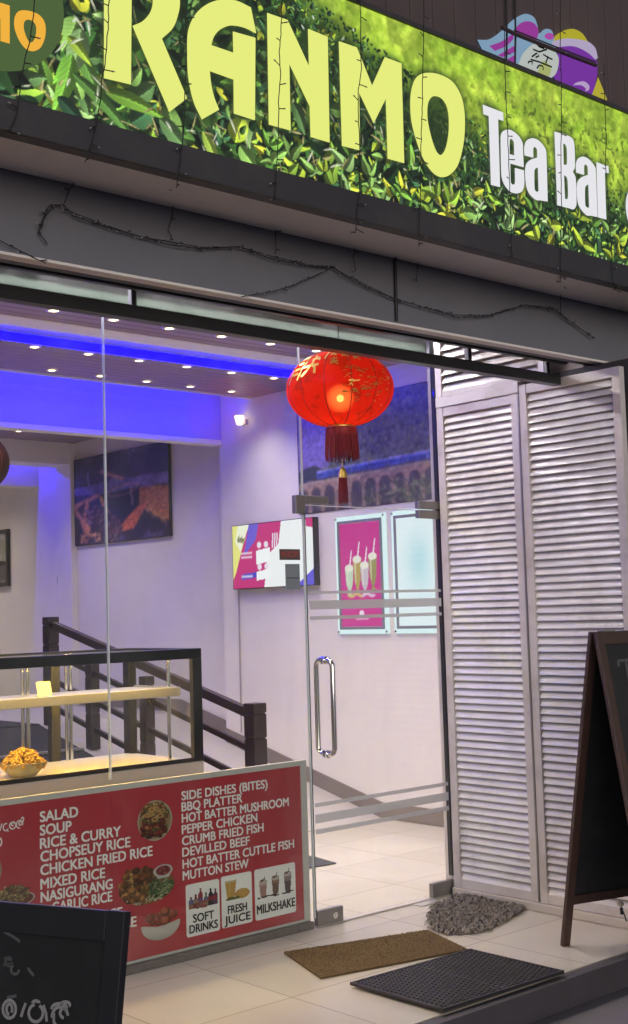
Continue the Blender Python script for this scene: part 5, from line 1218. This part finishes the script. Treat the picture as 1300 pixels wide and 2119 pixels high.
# ------------------------------------------------------------------ chalkboards
def aframe(label, F, wdir, ndir, width, H, spread, front_strokes, foot=.11, boardz=(.13, .97), frame_mat=board_wood, back=True, grp=None):
    # F: left foot of the leaf away from the street; wdir along the width; ndir towards the street
    F, w, n = [np.array(a, float) for a in (F, wdir, ndir)]; up = np.array([0, 0, 1.0])
    t = thing('chalkboard', label, 'chalkboard', tuple(F+w*width/2+n*spread/2), grp)
    apex = F+n*spread/2+up*H
    for s, foot0 in ((0, F), (1, F+n*spread)):
        if s == 0 and not back:
            pd = apex-F; MB().obox(F+w*width/2+pd/2, w*.03, n*.008, pd/2*.97, .003).build('prop_leg', frame_mat, t); continue
        top = apex+n*(.016 if s else -.016); d = top-foot0; L = np.linalg.norm(d); d /= L
        fn = np.cross(w, d); fn /= np.linalg.norm(fn)
        if np.dot(fn, n) < 0: fn = -fn
        fw, th = .042, .011
        f = MB()
        for x in (fw/2, width-fw/2): f.obox(foot0+w*x+d*L/2, w*fw/2, fn*th, d*L/2, .003)
        f.obox(foot0+w*width/2+d*(L-.03), w*(width/2-fw-.0005), fn*th*.95, d*.029, .003); f.obox(foot0+w*width/2+d*(L*foot+.02), w*(width/2-fw-.0005), fn*th*.95, d*.022, .003)
        f.build('frame', frame_mat, t)
        lo, hi = L*foot+.0425, L-.0595
        pn = MB().obox(foot0+w*width/2+d*(lo+hi)/2, w*(width/2-fw-.001), fn*.004, d*(hi-lo)/2).build('board', chalk_black, t)
        if s:
            for mt, strokes, wd in front_strokes:
                m = MB()
                for q in strokes: ribbon(m, q, foot0+w*fw+fn*.006+d*(hi), w, d, wd)
                m.build('chalk_writing', mt, pn)
    for x in (.08, width-.08) if back else (): MB().obox(apex+w*x+up*.004, w*.03, n*.024, up*.003).build('hinge', dull_steel, t)
    return t, apex
wv = np.array([math.cos(math.radians(15.7)), -math.sin(math.radians(15.7)), 0]); nv = np.array([-wv[1], wv[0], 0])*-1
FA = at(2, 0, 1162, 1958)
tee = [[(.055, -.075), (.20, -.07)], [(.055, -.075), (.055, -.10)], [(.12, -.075), (.115, -.20)], [(.10, -.075), (.095, -.20)], [(.09, -.20), (.14, -.20)]]
ee = [[(.09, -.34), (.16, -.33)], [(.09, -.34), (.085, -.47), (.16, -.46)], [(.09, -.40), (.14, -.40)], [(.10, -.52), (.13, -.56), (.16, -.52)], [(.19, -.33), (.19, -.47)]]
t, ap = aframe('tall wooden A-frame chalkboard standing before the outer shutter', FA, wv, nv, .62, 1.445, .66, [(chalk_faint, tee, .012), (chalk_faint, ee, .009)], foot=.135)
hk = at(1, 3.55, 1284, 1868); ch = MB()
ch.tube([hk, hk+np.array([.006, 0, -.02]), hk+np.array([.012, -.01, -.055]), hk+np.array([.02, -.015, -.085])], .003, 6); ch.lathe((hk[0]+.006, hk[1], hk[2]-.055), [(0, 0), (.007, .002), (.008, .03), (0, .034)], 10); ch.build('stay_cord', cable_black, t)
MB().lathe((hk[0], hk[1], hk[2]-.016), [(0, 0), (.014, .002), (.016, .012), (.009, .022), (0, .024)], 14).build('clip', mat('cream_clip', (.7, .62, .45), .4), t)
# near board at the lower left: seen from its front, top right corner in the picture
T1 = CAM+ray(266, 1886)*2.45; T0 = CAM+ray(0, 1853)*2.58; wd_ = (T1-T0)*np.array([1, 1, 0]); wd_ /= np.linalg.norm(wd_)
nd = np.array([wd_[1], -wd_[0], 0]); 
Hn = T1[2]+.13; wN = .62; sprd = .46
apexN = T1-wd_*wN; footN = np.array([apexN[0], apexN[1], -.13])-nd*sprd/2-nd*.016
Ls = math.hypot(Hn, sprd/2)
def rel(px, py):                              # board coordinates of a mark, measured from the top of the panel
    # front leaf plane
    ff = footN+nd*sprd; top = apexN+nd*.016; d = top-ff; L = np.linalg.norm(d); d = d/L; fn = np.cross(wd_, d); fn /= np.linalg.norm(fn)
    r_ = ray(px, py); tt = np.dot(ff-CAM, fn)/np.dot(r_, fn); P = CAM+tt*r_
    o = ff+wd_*.042+d*(L-.0595); return (float(np.dot(P-o, wd_)), float(np.dot(P-o, d)))
def zz(pts): return [rel(0+p[0]*.3231, 1800+p[1]*.3231) for p in pts]
sinh = [zz(arc(45, 905, 42, 58, 0, 360)), zz(arc(45, 905, 18, 34, 90, 400)), zz([(120, 955), (135, 905), (150, 865)]),
        zz(arc(215, 930, 46, 56, -60, 260)), zz(arc(215, 866, 22, 14, 180, 360)), zz([(262, 880), (280, 930), (285, 985)]), zz(arc(365, 900, 48, 30, 170, 360)), zz(arc(370, 960, 52, 70, 180, 350)), zz(arc(395, 930, 24, 30, 90, 330)), zz([(330, 930), (330, 985), (345, 1010)]), zz(arc(405, 875, 28, 16, 150, 400))]
faint = [zz([(0, 400), (50, 430), (110, 470)]), zz([(10, 580), (60, 585)]), zz([(5, 620), (70, 612)]), zz(arc(40, 600, 22, 26, 0, 300)), zz([(160, 640), (200, 690)]), zz(arc(80, 650, 26, 30, 0, 250)), zz([(30, 830), (90, 820)])]
aframe('near black A-frame chalkboard with grey chalk script, cut off at the lower left', footN, wd_, nd, wN, Hn, sprd, [(chalk, sinh, .0062), (chalk_faint, faint, .006)], foot=.06, frame_mat=mat('dark_board_frame', (.022, .021, .027), .35, var=.2, scale=6), back=False)
